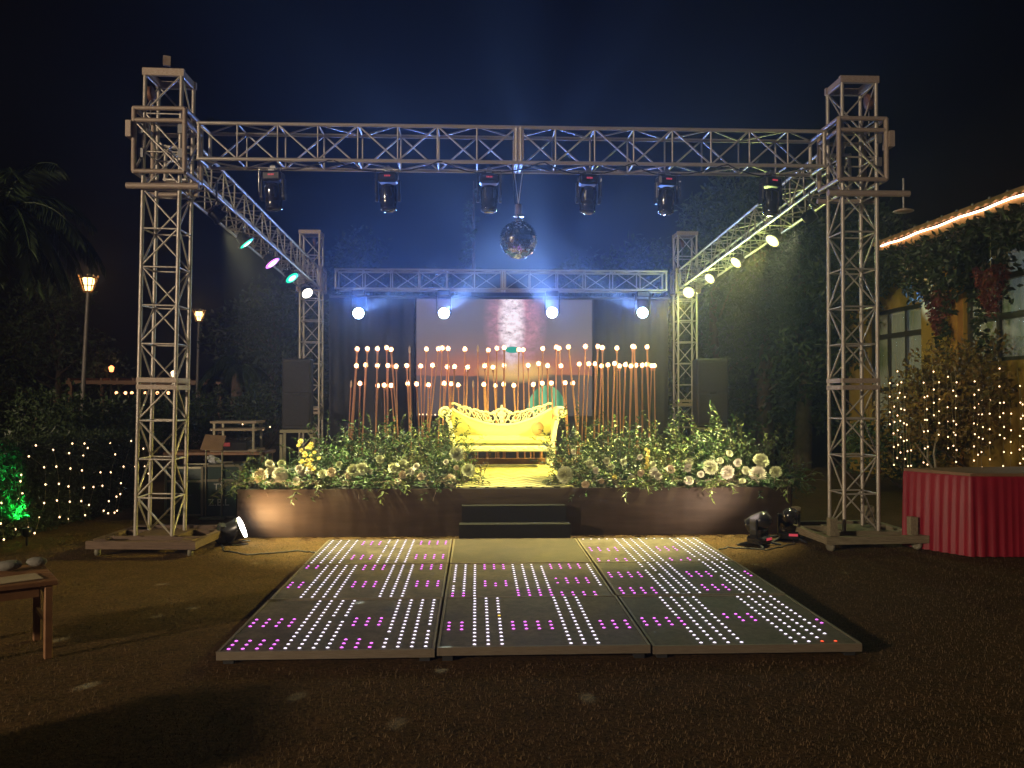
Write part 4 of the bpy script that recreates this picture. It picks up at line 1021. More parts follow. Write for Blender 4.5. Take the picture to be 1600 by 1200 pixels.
ty = thing('music_stand', 'brown tilted tray on a thin stand beside the sound desk', 'stand', (at(333, 790, 10.7).x, 10.7, 0))
MB().box((0, 0, .95), (.26, .02, .24), (R(-42), R(4), 0), .004).build('tray', mat('tray_brown', (.28, .18, .10), .6), ty)
for s in (-1, 1): bar('post', (s * .10, .02, .012), (s * .10, .03, .88), .011, M_edge, ty)
MB().box((0, .02, .012), (.30, .22, .02)).build('base_plate', M_edge, ty)
sb = MB(); rb2 = random.Random(6)
for k in range(7): sb.ball((rb2.uniform(-.07, .07), rb2.uniform(-.05, .05), rb2.uniform(-.02, .04)), .05, 7, 5, (rb2.uniform(.6, 1.4), rb2.uniform(.6, 1.2), rb2.uniform(.4, .9)))
sb.sm = [False] * len(sb.sm); bag = sb.build('plastic_bag', mat('white_film', (.6, .62, .65), .25), None, (at(333, 725, 10.9).x, 10.9, .70), (0.3, .2, .5))
tag(bag, 'crumpled white plastic bag lying on the lettered flight case', 'bag')

# ------------------------------------------------------------------ wooden table at the left edge
TZ = .46
wt = thing('wooden_table', 'bare low wooden table standing at the left edge of the lawn', 'table', (-2.51, 5.09, 0), (0, 0, R(34)))
# local frame: origin under the near right leg, table runs to -x and +y
for k in range(4): MB().box((-.62, .07 + .152 * k - .02, TZ - .016), (1.34, .148, .032), None, .005).build('plank', M_wood, wt)
for yy in (.0, .46): MB().box((-.62, yy, TZ - .062), (1.14, .025, .055)).build('apron', M_wood, wt)
for xx in (.0, -1.22):
    MB().box((xx, .23, TZ - .062), (.025, .40, .055)).build('apron', M_wood, wt); MB().box((xx, .23, .20), (.02, .41, .025)).build('stretcher', M_wood, wt)
    for yy in (0, .46): MB().box((xx, yy, TZ / 2 - .018), (.045, .045, TZ - .036), None, .006).build('leg', M_wood, wt)
def on_table(x, y, z=.0): return Vector((-2.51, 5.09, TZ)) + Matrix.Rotation(R(34), 3, 'Z') @ Vector((x, y, z))
for (dx_, dy_, rz, lb) in ((-.17, .12, 40, 'tan sheet of card lying nearest the table corner'), (-.50, .10, 28, 'tan sheet of card cut off by the left edge of the photo')):
    o = MB().box((0, 0, 0), (.28, .20, .006)).build('card_sheet', mat('card', (.48, .38, .24), .7), None, on_table(dx_, dy_, .0045), (0, 0, R(rz))); tag(o, lb, 'card', 'sheets of card on the wooden table')
cl = MB(); rc2 = random.Random(4)
for k in range(5): cl.ball((rc2.uniform(-.10, .10), rc2.uniform(-.05, .05), .03 + rc2.uniform(0, .025)), .05, 10, 6, (1.3, .9, .6))
o = cl.build('cloth_bundle', mat('grey_cloth', (.20, .19, .16), .9, 0, scale=25, bump=.5, bscale=30), None, on_table(-.10, .40, .0)); tag(o, 'grey cloth bundle lying on the wooden table', 'cloth')

shadow_table = thing('wooden_table', 'unseen table added left of the lawn to throw the long grass shadow', 'table', (-3.45, 2.35, 0), (0, 0, R(12)))  # out-of-view table added only to shade a band of grass
MB().box((0, 0, .735), (.55, .8, .04), None, .005).build('tabletop', M_wood, shadow_table)
for s_ in (-1, 1):
    MB().box((s_ * .24, 0, .36), (.03, .7, .71), None, .005).build('side_panel', M_wood, shadow_table)
# ------------------------------------------------------------------ red skirted table on the right
A = atz(1437, 862, 0); rt = thing('skirted_table', 'long table with a pleated deep red skirt and brown top', 'table', (A.x, A.y, 0))
M_redc = mat('red_satin', (.27, .006, .022), .5, 0, var=.2, scale=4)
B0 = Vector((.0, .0, 0)); B1 = Vector((.06, -.55, 0)) + Vector((.32, -.18, 0)) * 0
c0 = Vector((0, .30, 0)); c1 = Vector((.34, -.30, 0)); c2 = Vector((2.6, -.48, 0)); c3 = Vector((2.3, .5, 0)); Hh = .77
path = [c0, c1, c2, c3, c0]
def pleats(path, H_, step=.02):
    m = MB(); vs = []; s = 0; rs = random.Random(2)
    for i in range(len(path) - 1):
        a_, b2 = path[i], path[i + 1]; ln_ = (b2 - a_).length; nn = (b2 - a_).normalized().cross(Vector((0, 0, 1))); k = int(ln_ / step)
        for j in range(k + (1 if i == len(path) - 2 else 0)):
            p = a_.lerp(b2, j / k); s += step
            am = .016 + .010 * math.sin(s * 3.1); wv = abs(math.sin(s * 38 + 1.1 * math.sin(s * 5) + .7 * math.sin(s * 11)))
            for zz, f in ((.012, 1.5), (.25, 1.25), (.5, .9), (H_ - .04, .5), (H_, .12)):
                vs.append(p + nn * (am * wv * f + .012 * f) + Vector((0, 0, zz)))
    nn_ = len(vs) // 5
    m.add(vs, [(i * 5 + k, (i + 1) * 5 + k, (i + 1) * 5 + k + 1, i * 5 + k + 1) for i in range(nn_ - 1) for k in range(4)], True); return m
pleats(path[::1], Hh).build('table_skirt', M_redc, rt)
tp = MB(); t_ = [c0, c1, c2, c3]
tp.add([(p.x, p.y, Hh + .001) for p in t_] + [(p.x, p.y, Hh + .03) for p in t_], [(3, 2, 1, 0), (4, 5, 6, 7)] + [(i, (i + 1) % 4, 4 + (i + 1) % 4, 4 + i) for i in range(4)])
tp.build('tabletop', mat('table_brown', (.22, .12, .06), .5), rt)
for (x, y) in ((.25, .18), (.5, -.22), (2.2, .3), (2.4, -.3)): block('leg', (x, y, Hh / 2), (.05, .05, Hh - .01), M_wood, rt)

# ------------------------------------------------------------------ string lights
M_fairy = glow('fairy_bulb', (1.0, .62, .32), 4.5)
fbm = MB().ball((0, 0, 0), .0092, 8, 5, (1, 1, 1.2)).mesh('bulb'); fbm.materials.append(M_fairy)
def light_string(label, pts, group, extra_top=None):
    o = thing('light_string', label, 'string lights', pts[0], group=group); base_ = Vector(pts[0])
    loc = [Vector(p) - base_ for p in pts]; path_ = ([Vector(extra_top) - base_] if extra_top is not None else []) + loc
    MB().tube([p + Vector((0, .012, 0)) for p in path_], .0032, 4).build('wire', M_wire, o)
    for p in loc: put('bulb', fbm, o, p)
    return o
# on the left hedge
HA = Vector((-5.02, 8.9, 0)); HB = Vector((-4.66, 11.6, 0)); hd_ = (HB - HA).normalized(); hn = Vector((hd_.y, -hd_.x, 0))
def on_hedge(u, v):
    d = ray(u, v); o_ = Vector((0, 0, EYE)); t = (HA + hn * .06 - o_).dot(hn) / d.dot(hn); return o_ + d * t
HS = [[(33, 742), (32, 752), (28, 780), (23, 805), (24, 827)], [(35, 771), (40, 796), (44, 825)], [(45, 713), (69, 730), (71, 757), (69, 786), (61, 809), (54, 833)], [(56, 696), (83, 703), (88, 729), (92, 756), (89, 782), (93, 808)],
      [(108, 708), (110, 732), (107, 760), (109, 784), (106, 811)], [(132, 693), (130, 712), (128, 735), (131, 762), (127, 783), (133, 805)], [(139, 789), (146, 761), (160, 759), (157, 738)], [(172, 692), (180, 710), (173, 738), (170, 783), (162, 798)],
      [(205, 689), (193, 729), (189, 755), (182, 776), (179, 801)], [(224, 701), (226, 729), (232, 740), (233, 760), (221, 785)], [(2, 786), (1, 818), (6, 843)], [(113, 693), (137, 700), (211, 729), (188, 772), (183, 798), (169, 802)]]
for i, s in enumerate(sorted(HS, key=lambda s: s[1][0])):
    light_string('string of warm bulbs on the left hedge, %s from the left edge' % ordinal(i + 1), [on_hedge(u, v) for u, v in s], 'light strings on the left hedge')
# curtain on the right
RS = [(870, 135, 430), (893, 262, 600), (912, 70, 560), (930, 130, 545), (950, 210, 640), (965, 360, 690), (985, 500, 655), (1058, 132, 585), (1075, 205, 590), (1110, 72, 300), (1138, 130, 470), (1188, 100, 520), (1215, 175, 530), (1232, 130, 655), (1330, 125, 645), (1352, 172, 640), (1374, 225, 640), (1415, 228, 630), (1468, 55, 425), (1490, 240, 610), (1530, 300, 650), (1562, 325, 620), (1580, 150, 640), (1595, 250, 640)]
rst = random.Random(31)
for i, (zx_, z0, z1) in enumerate(RS):
    Y = 11.6 + .25 * math.sin(i * 1.3); pts = []; zz = z0
    while zz < z1 + 10:
        pts.append(at(1140 + (zx_ + rst.gauss(0, 2.2)) / 3.478, 560 + zz / 3.478, Y)); zz += rst.uniform(56, 98)
    light_string('hanging string of warm bulbs behind the red table, %s in the curtain from left' % ordinal(i + 1), pts, 'light curtain beside the building', pts[0] + Vector((0, .05, .25)))

light_string('short row of small warm bulbs low behind the left arm of the sofa', [at(u, 647 + (u % 3) * .5, 13.3) for u in (655, 661, 667, 674, 680, 686)], 'small light strings behind the stage')
light_string('few small bulbs scattered above the sound desk rack', [at(u, v, 12.6) for u, v in ((379, 663), (391, 660), (401, 658), (411, 671), (407, 675), (422, 667))], 'small light strings behind the stage')
# ------------------------------------------------------------------ hedge and shrubs on the left
def leaf_mass(name, label, cat, fn, count, ln, m, parent=None, group=None, seed=1, kind=None):
    r = random.Random(seed); b = MB()
    for i in range(count):
        p, nr = fn(r); d = (nr * .6 + rdir(r, -1, 1)).normalized(); leaf(b, p, d, nr + rdir(r, -1, 1) * .6, ln * r.uniform(.6, 1.3), ln * .5 * r.uniform(.7, 1.2))
    return b
hg = thing('hedge', 'clipped dark green hedge hung with light strings at the left', 'hedge', HA)
def fhedge(r):
    t = r.uniform(-1.5, 3.0); k = r.random(); dz = 1.0
    if k < .68: p = hd_ * t + hn * (r.gauss(.0, .035)) + Vector((0, 0, dz * r.uniform(.02, 1))); nr = hn
    else: p = hd_ * t - hn * r.uniform(0, .6) + Vector((0, 0, dz + r.gauss(0, .035))); nr = Vector((0, 0, 1))
    return p, nr
leaf_mass('leaves', '', '', fhedge, 11000, .055, None, seed=5).build('leaves', M_leaf_dark, hg)
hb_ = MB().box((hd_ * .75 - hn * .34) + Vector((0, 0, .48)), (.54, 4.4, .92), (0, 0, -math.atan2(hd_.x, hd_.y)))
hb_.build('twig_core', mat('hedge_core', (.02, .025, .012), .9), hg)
gs = plant('round_shrub', 'bushy shrub lit bright green at the left edge in front of the hedge', 'shrub', None, shrub_meshes(7, 40, .5, 1, .05, .024, 40, .0, .2, mleaf=M_leaf), on_hedge(6, 790) + hn * .05 - Vector((0, 0, 0)), 0, (.8, .8, .75))
gs.location.z = .25
# lamp that lights it: green spike light in the grass
gp = on_hedge(-8, 830) + hn * .35; gp.z = 0
o = thing('spike_light', 'small green garden spike light in the grass under the lit shrub', 'garden light', gp)
MB().cyl((0, 0, 0), (0, 0, .10), .012, 8).build('spike', M_black, o)
MB().lathe([(.03, .09), (.045, .11), (.045, .18), (.04, .18)], 14).build('can', M_black, o)
MB().lathe([(0, .176), (.039, .176), (0, .18)], 14).build('lens', glow('green_lens', (.05, 1.0, .25), 6), o)
lamp('green_spike_lamp', 'SPOT', gp + Vector((.04, 0, .25)), 260, (.02, 1.0, .16), gs.location + Vector((-.05, 0, .22)), .03, 62, .9)

def bush(label, x, y, w_, h_, seed, m=M_leaf_dark, n_=2600, ln=.10, group='dark bushes behind the hedge', name='bush'):
    o = thing(name, label, 'bush', (x, y, 0), group=group); r0 = random.Random(seed)
    cl_ = [(Vector((r0.uniform(-.6, .6) * w_, r0.uniform(-.35, .35) * w_, h_ * r0.uniform(.3, .78))), r0.uniform(.22, .38)) for _ in range(9)]
    def f(r):
        c_, s_ = r.choice(cl_); d = rdir(r, -.8, 1); return c_ + Vector((d.x * w_ * s_, d.y * w_ * s_ * .8, d.z * h_ * s_)) * r.uniform(.6, 1.05), d
    leaf_mass('', '', '', f, n_, ln, None, seed=seed).build('leaves', m, o)
    t = MB()
    for k in range(6):
        c_ = cl_[k][0]; t.tube([(0, 0, 0), c_ * .5 + Vector((0, 0, -.05)), c_], .03, 5, .01)
    t.build('branches', M_bark, o); return o
for i, (u, Y, w_, h_) in enumerate(((20, 13.5, 1.4, 1.75), (85, 15, 1.5, 1.6), (160, 15.5, 1.3, 1.7), (230, 18, 1.6, 1.6), (330, 18.5, 1.6, 1.5), (400, 19, 1.6, 1.7), (290, 22, 1.8, 1.8))):
    p = at(u, 700, Y); bush('dark bush behind the left hedge, %s counted from the left edge' % ordinal(i + 1), p.x, Y, w_, h_, 100 + i)

# ------------------------------------------------------------------ lamp posts
M_lan = glow('lantern_glow', (1.0, .60, .22), 7, False)
def lamp_post(label, u, v, ub, Y):
    T = at(u, v, Y); B = at(ub, 700, Y); o = thing('lamp_post', label, 'lamp post', (B.x, Y, 0), group='garden lamp posts'); tx_ = T.x - B.x; z = T.z
    MB().cyl((0, 0, 0), (tx_, 0, z - .22), .06, 10, .045).build('post', mat('post_paint', (.22, .20, .18), .5, .2), o)
    MB().cyl((0, 0, 0), (0, 0, .35), .11, 10, .09).build('post_base', MATS['post_paint'], o)
    cage = MB()
    for k in range(10):
        a = 2 * math.pi * k / 10; ca, sa = math.cos(a), math.sin(a)
        cage.tube([(tx_ + .10 * ca, .10 * sa, z - .24), (tx_ + .17 * ca, .17 * sa, z - .02), (tx_ + .22 * ca, .22 * sa, z + .14)], .012, 5)
    for rr2, zz in ((.11, -.24), (.155, -.10), (.20, .08)): cage.tube([(tx_ + rr2 * math.cos(2 * math.pi * k / 18), rr2 * math.sin(2 * math.pi * k / 18), z + zz) for k in range(19)], .012, 5)
    cage.build('cage', mat('cage_brass', (.30, .16, .05), .4, .6), o)
    MB().lathe([(.0, -.21), (.07, -.20), (.13, .0), (.12, .08), (0, .10)], 14, (tx_, 0, z)).build('glowing_globe', M_lan, o)
    lamp('lantern_lamp', 'POINT', (B.x + tx_, Y, z + .18), 14, (1, .6, .25), None, .12)
lamp_post('tall lamp post with a crown lantern left of the left tower', 138, 440, 124, 20.0)
lamp_post('farther lamp post with its lantern just right of the left tower', 311, 491, 306, 28.0)

# ------------------------------------------------------------------ palm and trees
def palm(label, base_, crown, nf, Lf, seed):
    o = thing('palm_tree', label, 'palm tree', base_); c_ = Vector(crown) - Vector(base_)
    MB().tube([(0, 0, 0), (c_.x * .06, 0, c_.z * .35), (c_.x * .30, 0, c_.z * .7), c_], .20, 9, .13).build('trunk', M_bark, o)
    r = random.Random(seed)
    for k in range(nf):
        a = 2 * math.pi * k / nf + r.uniform(-.2, .2); el = R(r.uniform(-5, 75)); d = Vector((math.cos(a) * math.cos(el), math.sin(a) * math.cos(el), math.sin(el)))
        pts = [c_.copy()]; dd = d.copy(); kk = 11; Lk = Lf * r.uniform(.8, 1.1)
        for i in range(kk): dd = (dd + Vector((0, 0, -.19))).normalized(); pts.append(pts[-1] + dd * Lk / kk)
        f = MB(); f.tube(pts, .022, 4, .005)
        for i in range(46):
            t = .12 + .88 * i / 46; ft = t * kk; j = min(int(ft), kk - 1); p = pts[j].lerp(pts[j + 1], ft - j); tg = (pts[j + 1] - pts[j]).normalized(); sd = tg.cross(Vector((0, 0, 1)))
            sd = sd.normalized() if sd.length > .01 else Vector((1, 0, 0))
            for s in (-1, 1):
                ld = (sd * s * .8 + tg * .5 + Vector((0, 0, -.55 + r.uniform(-.2, .2)))).normalized(); ll = Lf * .28 * (1 - abs(t - .5) * .9) * r.uniform(.8, 1.15)
                leaf(f, p, ld, Vector((0, 0, 1)), ll, .045)
        f.build('frond', M_leaf_dark, o)
    return o
pc = at(5, 330, 12.5); palm('dark palm with hanging fronds at the left edge above the lamp post', (pc.x - 2.6, 12.6, 0), pc, 34, 1.55, 3)
pc2 = at(372, 575, 19.5); palm('small palm glinting behind the left loudspeaker', (pc2.x, 19.5, 0), pc2, 13, 1.0, 8)

def tree(label, x, y, h_, w_, seed, m=M_leaf_dark, n_=5200, ln=.17, z0=.25, group='dark trees around the lawn', name='leafy_tree', cat='tree'):
    o = thing(name, label, cat, (x, y, 0), group=group); r0 = random.Random(seed)
    t = MB(); t.tube([(0, 0, 0), (r0.uniform(-.1, .1), 0, h_ * .3), (r0.uniform(-.2, .2), 0, h_ * .6), (0, 0, h_ * .9)], .05 * h_ ** .8, 8, .02)
    cl_ = []
    for k in range(24):
        z = h_ * (z0 + (1 - z0) * r0.random() ** .8); f = (1 - ((z / h_ - .5) / .62) ** 2); a = r0.uniform(0, 6.28); rad = w_ * math.sqrt(r0.random()) * max(.25, f) * .5
        p = Vector((rad * math.cos(a), rad * math.sin(a), z)); cl_.append((p, r0.uniform(.15, .28) * w_))
        t.tube([(0, 0, z * .75), p * .6 + Vector((0, 0, z * .32)), p], .035, 5, .01)
    t.build('trunk', M_bark, o)
    def f_(r):
        c_, s_ = r.choice(cl_); d = rdir(r, -.9, 1); return c_ + Vector((d.x, d.y, d.z * .85)) * s_ * r.uniform(.55, 1.08), d
    leaf_mass('', '', '', f_, n_, ln, None, seed=seed + 1).build('crown', m, o); return o
def conifer(label, x, y, h_, w_, seed):
    o = thing('conifer', label, 'tree', (x, y, 0), group='dark trees around the lawn'); r = random.Random(seed)
    MB().cyl((0, 0, 0), (0, 0, h_), .14, 8, .02).build('trunk', M_bark, o); b = MB()
    for k in range(60):
        z = h_ * (.15 + .83 * k / 60); Lb = w_ * (1 - z / h_) * r.uniform(.7, 1.15) + .12; a = r.uniform(0, 6.28)
        for i in range(34):
            t = r.random(); p = Vector((math.cos(a) * Lb * t, math.sin(a) * Lb * t, z - .18 * t * Lb)); leaf(b, p, Vector((math.cos(a), math.sin(a), -.3)) + rdir(r, -1, .6), Vector((0, 0, 1)), .17, .04)
    b.build('crown', M_leaf_dark, o)
p = at(740, 600, 25); conifer('slim conifer rising in the haze behind the mirror ball', p.x, 25, 7.9, 1.2, 4)
for i, (u, Y, h_, w_, lb) in enumerate(((560, 27, 6.2, 4.2, 'broad tree in the haze behind the left beam lights'), (650, 30, 5.4, 4.0, 'low tree in the haze left of the conifer'), (900, 28, 5.6, 4.2, 'broad tree in the haze right of the mirror ball'),
                                  (1010, 24, 5.6, 3.6, 'tree behind the rightmost blue beam light'), (430, 27, 4.6, 3.6, 'dim tree behind the far left tower'), (90, 30, 5.0, 4.5, 'dim tree beyond the lamp post'))):
    p = at(u, 600, Y); tree(lb, p.x, Y, h_, w_, 200 + i, n_=4200, ln=.2)
for i, (u, Y, h_, w_, lb) in enumerate(((1118, 19.5, 5.8, 3.0, 'tall leafy tree lit olive behind the right loudspeaker'), (1195, 18.6, 6.6, 3.0, 'tall leafy tree lit olive under the yellow lamps'), (1252, 17.6, 6.3, 2.4, 'dense creeper covered tree just left of the right tower'),
                                  (1335, 18.2, 5.4, 2.4, 'dark tree seen through the right tower'))):
    p = at(u, 600, Y); tree(lb, p.x, Y, h_, w_, 300 + i, n_=8500, ln=.16, z0=.10)

# ------------------------------------------------------------------ building on the right
WX = 7.75
M_wall = mat('yellow_plaster', (.36, .22, .030), .85, 0, color2=(.25, .15, .022), scale=2.5, bump=.15)
M_frame = mat('dark_window_frame', (.045, .04, .035), .5)
bd2 = thing('building', 'yellow plastered building with a lit eave and ivy at the right edge', 'building', (WX, 9.0, 0))
def wl(name, y0, y1, z0, z1, th=.28, m=None): return MB().box((th / 2, (y0 + y1) / 2 - 9.0, (z0 + z1) / 2), (th, y1 - y0, z1 - z0)).build(name, m or M_wall, bd2)
# openings: near window (y 10.2..13.06, z 2.05..3.72), far window (y 14.35..16.3, z 1.05..3.1)
wl('wall', 8.6, 10.0, 0, 4.1); wl('wall', 13.06, 14.35, 0, 4.1); wl('wall', 16.3, 17.2, 0, 4.1)
wl('wall', 10.0, 13.06, 0, 2.05); wl('wall', 10.0, 13.06, 3.74, 4.1); wl('wall', 14.35, 16.3, 0, .75); wl('wall', 14.35, 16.3, 3.15, 4.1)
MB().box((4.5, 8.2, 2.05), (8.5, .28, 4.1)).build('end_wall', M_wall, bd2)
MB().box((-.03, 13.20 - 9.0, 2.05), (.12, .22, 4.08)).build('pilaster', mat('orange_plaster', (.50, .24, .04), .8), bd2)
def window(y0, y1, z0, z1, ny, zbars, pane_m):
    f = MB(); x = .10
    for yy in (y0 + .03, y1 - .03): f.box((x, yy - 9, (z0 + z1) / 2), (.09, .06, z1 - z0))
    for zz in (z0 + .03, z1 - .03): f.box((x, (y0 + y1) / 2 - 9, zz), (.088, y1 - y0 - .12, .06))
    for k in range(1, ny): f.box((x, y0 + (y1 - y0) * k / ny - 9, (z0 + z1) / 2), (.07, .07, z1 - z0 - .12))
    for zz in zbars: f.box((x + .002, (y0 + y1) / 2 - 9, zz), (.075, y1 - y0 - .12, .09))
    o = f.build('window', M_frame, bd2)
    for k in range(ny):
        ya = y0 + (y1 - y0) * k / ny; yb = y0 + (y1 - y0) * (k + 1) / ny
        zs = [z0] + list(zbars) + [z1]
        for j in range(len(zs) - 1): MB().box((x + .01, (ya + yb) / 2 - 9, (zs[j] + zs[j + 1]) / 2), (.006, yb - ya - .08, zs[j + 1] - zs[j] - .1)).build('pane', pane_m, o)
    return o
gm_ = bpy.data.materials.new('window_glass'); gm_.use_nodes = True; b = gm_.node_tree.nodes['Principled BSDF']; b.inputs['Roughness'].default_value = .04
b.inputs['Base Color'].default_value = (.8, .85, .9, 1); b.inputs['Alpha'].default_value = .28; b.inputs['Specular IOR Level'].default_value = .6
MATS['window_glass'] = gm_
window(10.0, 13.06, 2.05, 3.74, 4, (2.72, 3.30), gm_)
window(14.35, 16.3, .75, 3.15, 3, (1.65, 2.66), gm_)
M_curt = mat('pale_curtain', (.50, .52, .56), .8, 0, scale=4)
M_curt2 = mat('brown_curtain', (.16, .11, .075), .85, 0, scale=4)
def curtain(y0, y1, z0, z1, x, m):
    c_ = MB(); k = int((y1 - y0) * 30); vs = []
    for i in range(k + 1):
        yy = y0 + (y1 - y0) * i / k; xx = x + .03 * math.sin(yy * 24) + .012 * math.sin(yy * 61); vs += [(xx, yy - 9, z0), (xx, yy - 9, z1)]
    c_.add(vs, [(2 * i, 2 * i + 1, 2 * i + 3, 2 * i + 2) for i in range(k)], True); return c_.build('curtain', m, bd2)
curtain(12.05, 12.95, 2.1, 3.7, .42, M_curt); curtain(10.1, 10.7, 2.1, 3.7, .42, M_curt); curtain(14.45, 15.35, .8, 3.1, .42, M_curt2); curtain(15.42, 16.2, .8, 3.1, .42, M_curt2)
MB().box((3.2, 4.0, .02), (5.8, 8.2, .04)).build('room_floor', M_wood, bd2); MB().box((6.2, 4.0, 2.05), (.1, 8.2, 4.1)).build('back_wall', M_wall, bd2)
MB().box((3.2, 4.0, 4.02), (5.8, 8.2, .06)).build('ceiling', M_wall, bd2)
lamp('room_lamp', 'POINT', (WX + 1.7, 12.0, 3.6), 120, (.72, .90, 1.0), None, .15)
lamp('room_lamp', 'POINT', (WX + 1.5, 15.2, 3.0), 5, (1.0, .75, .5), None, .15)
# roof: corrugated sheet over a lit fascia
EX = 7.10; ez = 4.2
rf2 = MB(); vs = []; k = 200
for i in range(k + 1):
    yy = 8.4 + 6.4 * i / k - 9; dzz = .018 * math.sin(i * .95); vs += [(EX - WX, yy, ez + .05 + dzz), (2.6, yy, ez + 1.25 + dzz), (2.6, yy, ez + 1.20 + dzz), (EX - WX, yy, ez + .0 + dzz)]
rf2.add(vs, [(i * 4 + a_, i * 4 + 4 + a_, i * 4 + 4 + (a_ + 1) % 4, i * 4 + (a_ + 1) % 4) for i in range(k) for a_ in range(4)], True)
ro = rf2.build('roof', mat('roof_sheet', (.36, .20, .10), .6, .1, scale=6), bd2)
for i in range(16): MB().ball((EX - WX + .04, 8.6 - 9 + i * .4, ez + .085), .022, 8, 5).build('roof_bolt', M_steel, ro)
MB().box((EX - WX + .06, 11.6 - 9, ez - .12), (.05, 6.3, .16)).build('fascia_board', mat('fascia', (.50, .26, .10), .6), bd2)
MB().box((EX - WX + .36, 11.6 - 9, ez - .07), (.60, 6.2, .02)).build('soffit', MATS['fascia'], bd2)
le = MB(); le.tube([(EX - WX + .015, 8.5 - 9 + i * .3, ez - .045 + .010 * math.sin(i * 1.7)) for i in range(21)], .014, 6); le.build('light_strip', glow('eave_strip', (1.0, .62, .40), 9, True), bd2)
lamp('eave_lamp', 'POINT', (EX + .30, 13.6, ez - .75), 7, (1.0, .62, .22), None, .15)
lamp('eave_lamp', 'POINT', (EX + .2, 10.6, ez - .4), 2.5, (1.0, .6, .22), None, .15)
# ivy hanging under the eave, red hanging plants, bush
def fivy(r):
    y = r.uniform(9.6, 16.2); drop = .55 + .35 * math.sin(y * 2.1) + .25 * math.sin(y * 5.3); dz = r.random() ** 1.3 * max(.15, drop); return Vector((EX + .02 + r.uniform(-.16, .55) * (1), y, ez - .22 - dz)), Vector((-1, -.3, .2))
iv = leaf_mass('', '', '', fivy, 6500, .13, None, seed=77)
for i in range(9): # hanging strands
    y = [13.15, 13.35, 13.5, 13.7, 12.25, 12.3, 14.0, 11.6, 14.3][i]; rr3 = random.Random(i); L_ = [1.5, 1.75, 1.2, .9, 1.7, 1.5, .8, 1.0, .7][i]; x = EX + .42
    for k in range(int(L_ * 60)):
        z = ez - .3 - L_ * rr3.random(); leaf(iv, Vector((x + rr3.gauss(0, .06), y + rr3.gauss(0, .06), z)), rdir(rr3, -1, .2), Vector((-1, -1, 0)), .12, .055)
tag(iv.build('ivy', mat('ivy_leaf', (.022, .034, .012), .5, 0, color2=(.010, .018, .007), scale=3)), 'dark ivy hanging from the eave across the yellow wall', 'ivy')
M_redl = mat('red_leaf', (.20, .03, .025), .55, 0, color2=(.09, .015, .012), scale=5)
for (u, v, Y, lb) in ((1466, 470, 13.3, 'red hanging plant on the yellow wall beside the far window'), (1548, 432, 11.6, 'red hanging plant in front of the pale curtained window')):
    p = at(u, v, Y); o = thing('hanging_plant', lb, 'hanging plant', p, group='red hanging plants under the eave'); 
    def fh(r): 
        d = rdir(r, -1, .6); k_ = r.random() ** 1.4; a_ = r.uniform(0, 6.28); w_ = (.20 * (1 - k_) ** .7 + .03) * math.sqrt(r.random()); return Vector((w_ * math.cos(a_), w_ * math.sin(a_), .12 - .62 * k_ + .05 * math.sin(a_ * 3))), Vector((math.cos(a_), math.sin(a_), -1.2))
    leaf_mass('', '', '', fh, 700, .075, None, seed=int(u)).build('leaves', M_redl, o)
    MB().lathe([(0, -.10), (.09, -.10), (.14, .06), (.0, .06)], 12).build('pot', mat('brown_pot', (.14, .06, .03), .6), o)
    bar('hanger', (0, 0, .05), (0, 0, ez - .15 - p.z), .006, M_wire, o, 5)
p = at(1545, 560, 12.6)
bush('broad bush coloured as lit orange behind the light curtain', p.x + .25, 12.4, 2.3, 2.65, 55, M_leaf_orange, 9500, .10, None)
p = at(1420, 560, 13.4); bush('low dark bush between the building and the light curtain', p.x, 13.6, 1.4, 1.35, 56, M_leaf_dark, 2600, .10, None)
bt = thing('bare_branch', 'pale bare forked branch behind the light curtain', 'branch', (at(1462, 745, 12.0).x, 12.0, 0))
MB().tube([(0, 0, 0), (.02, 0, .35), (-.12, 0, .6), (-.30, 0, .85)], .03, 6, .008).tube([(.02, 0, .35), (.0, .05, .7), (.06, .05, 1.05)], .02, 6, .006).tube([(-.12, 0, .6), (-.10, .03, .85), (-.2, .03, 1.15)], .015, 6, .005).build('branch', mat('pale_bark', (.35, .30, .24), .8), bt)

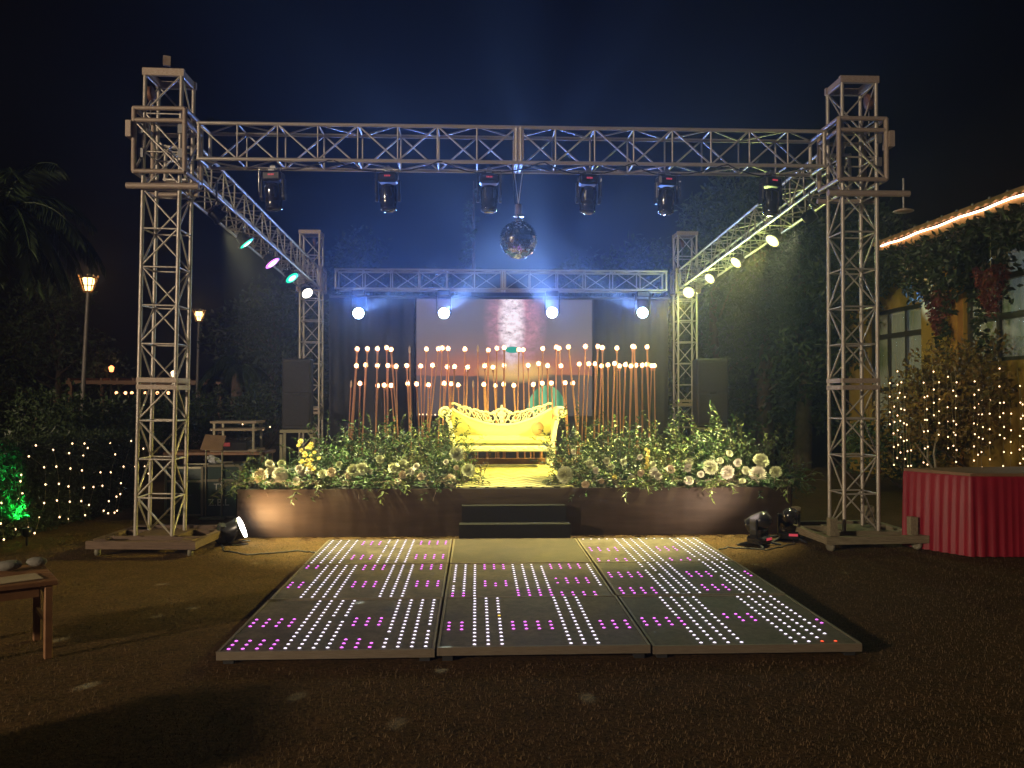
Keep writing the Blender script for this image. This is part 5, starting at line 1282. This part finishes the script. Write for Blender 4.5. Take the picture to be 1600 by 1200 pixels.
# ------------------------------------------------------------------ far left: pergola with small lamps
pv = at(232, 650, 30); pg = thing('pergola', 'far low pergola with a row of small orange lamps left of the stage', 'pergola', (pv.x, 30, 0))
Wp = 4.2; zr = at(232, 612, 30).z + .25
for s in (-1, 1):
    for s2 in (-1, 1): block('post', (s * Wp / 2, s2 * 1.2, zr / 2), (.12, .12, zr), M_wood, pg)
    block('beam', (0, s * 1.2, zr + .06), (Wp + .3, .12, .12), M_wood, pg)
for k in range(9): block('rafter', (-Wp / 2 + Wp * k / 8, 0, zr + .16), (.07, 2.7, .08), M_wood, pg)
fl_ = MB().ball((0, 0, 0), .055, 8, 5).mesh('bulb'); fl_.materials.append(glow('far_bulb', (1.0, .45, .18), 5))
for u in (182, 196, 206, 216, 227, 236, 246, 263): q_ = at(u, 614, 28.75); put('bulb', fl_, pg, q_ - pg.location)
for (u, v, col, lb) in ((174, 576, (1.0, .25, .08), 'far orange flag lamp on a thin pole above the pergola'), (271, 584, (1.0, .7, .35), 'bright far lamp seen through the left tower')):
    p = at(u, v, 29); o = thing('garden_lamp', lb, 'lamp', (p.x, 29, 0), group='far lamps near the pergola'); MB().cyl((0, 0, 0), (0, 0, p.z - .1), .03, 6).build('pole', M_blackmatte, o)
    MB().lathe([(.0, -.12), (.06, -.10), (.09, .05), (.03, .10), (0, .11)], 10, (0, 0, p.z)).build('shade', glow('far_lamp_%d' % u, col, 5), o)

# ------------------------------------------------------------------ haze
hz = bpy.data.materials.new('stage_haze'); hz.use_nodes = True; n = hz.node_tree.nodes; L = hz.node_tree.links
n.remove(n['Principled BSDF']); pvn = n.new('ShaderNodeVolumePrincipled'); pvn.inputs['Density'].default_value = .0046; pvn.inputs['Anisotropy'].default_value = .78
pvn.inputs['Color'].default_value = (.85, .88, .95, 1); L.new(pvn.outputs[0], n['Material Output'].inputs['Volume'])
hzb = MB().box((0, 15, 4.25), (78, 68, 10.5)); ho = hzb.build('haze', hz); tag(ho, 'thin smoke haze hanging over the lawn and stage', None, None, 'stuff')
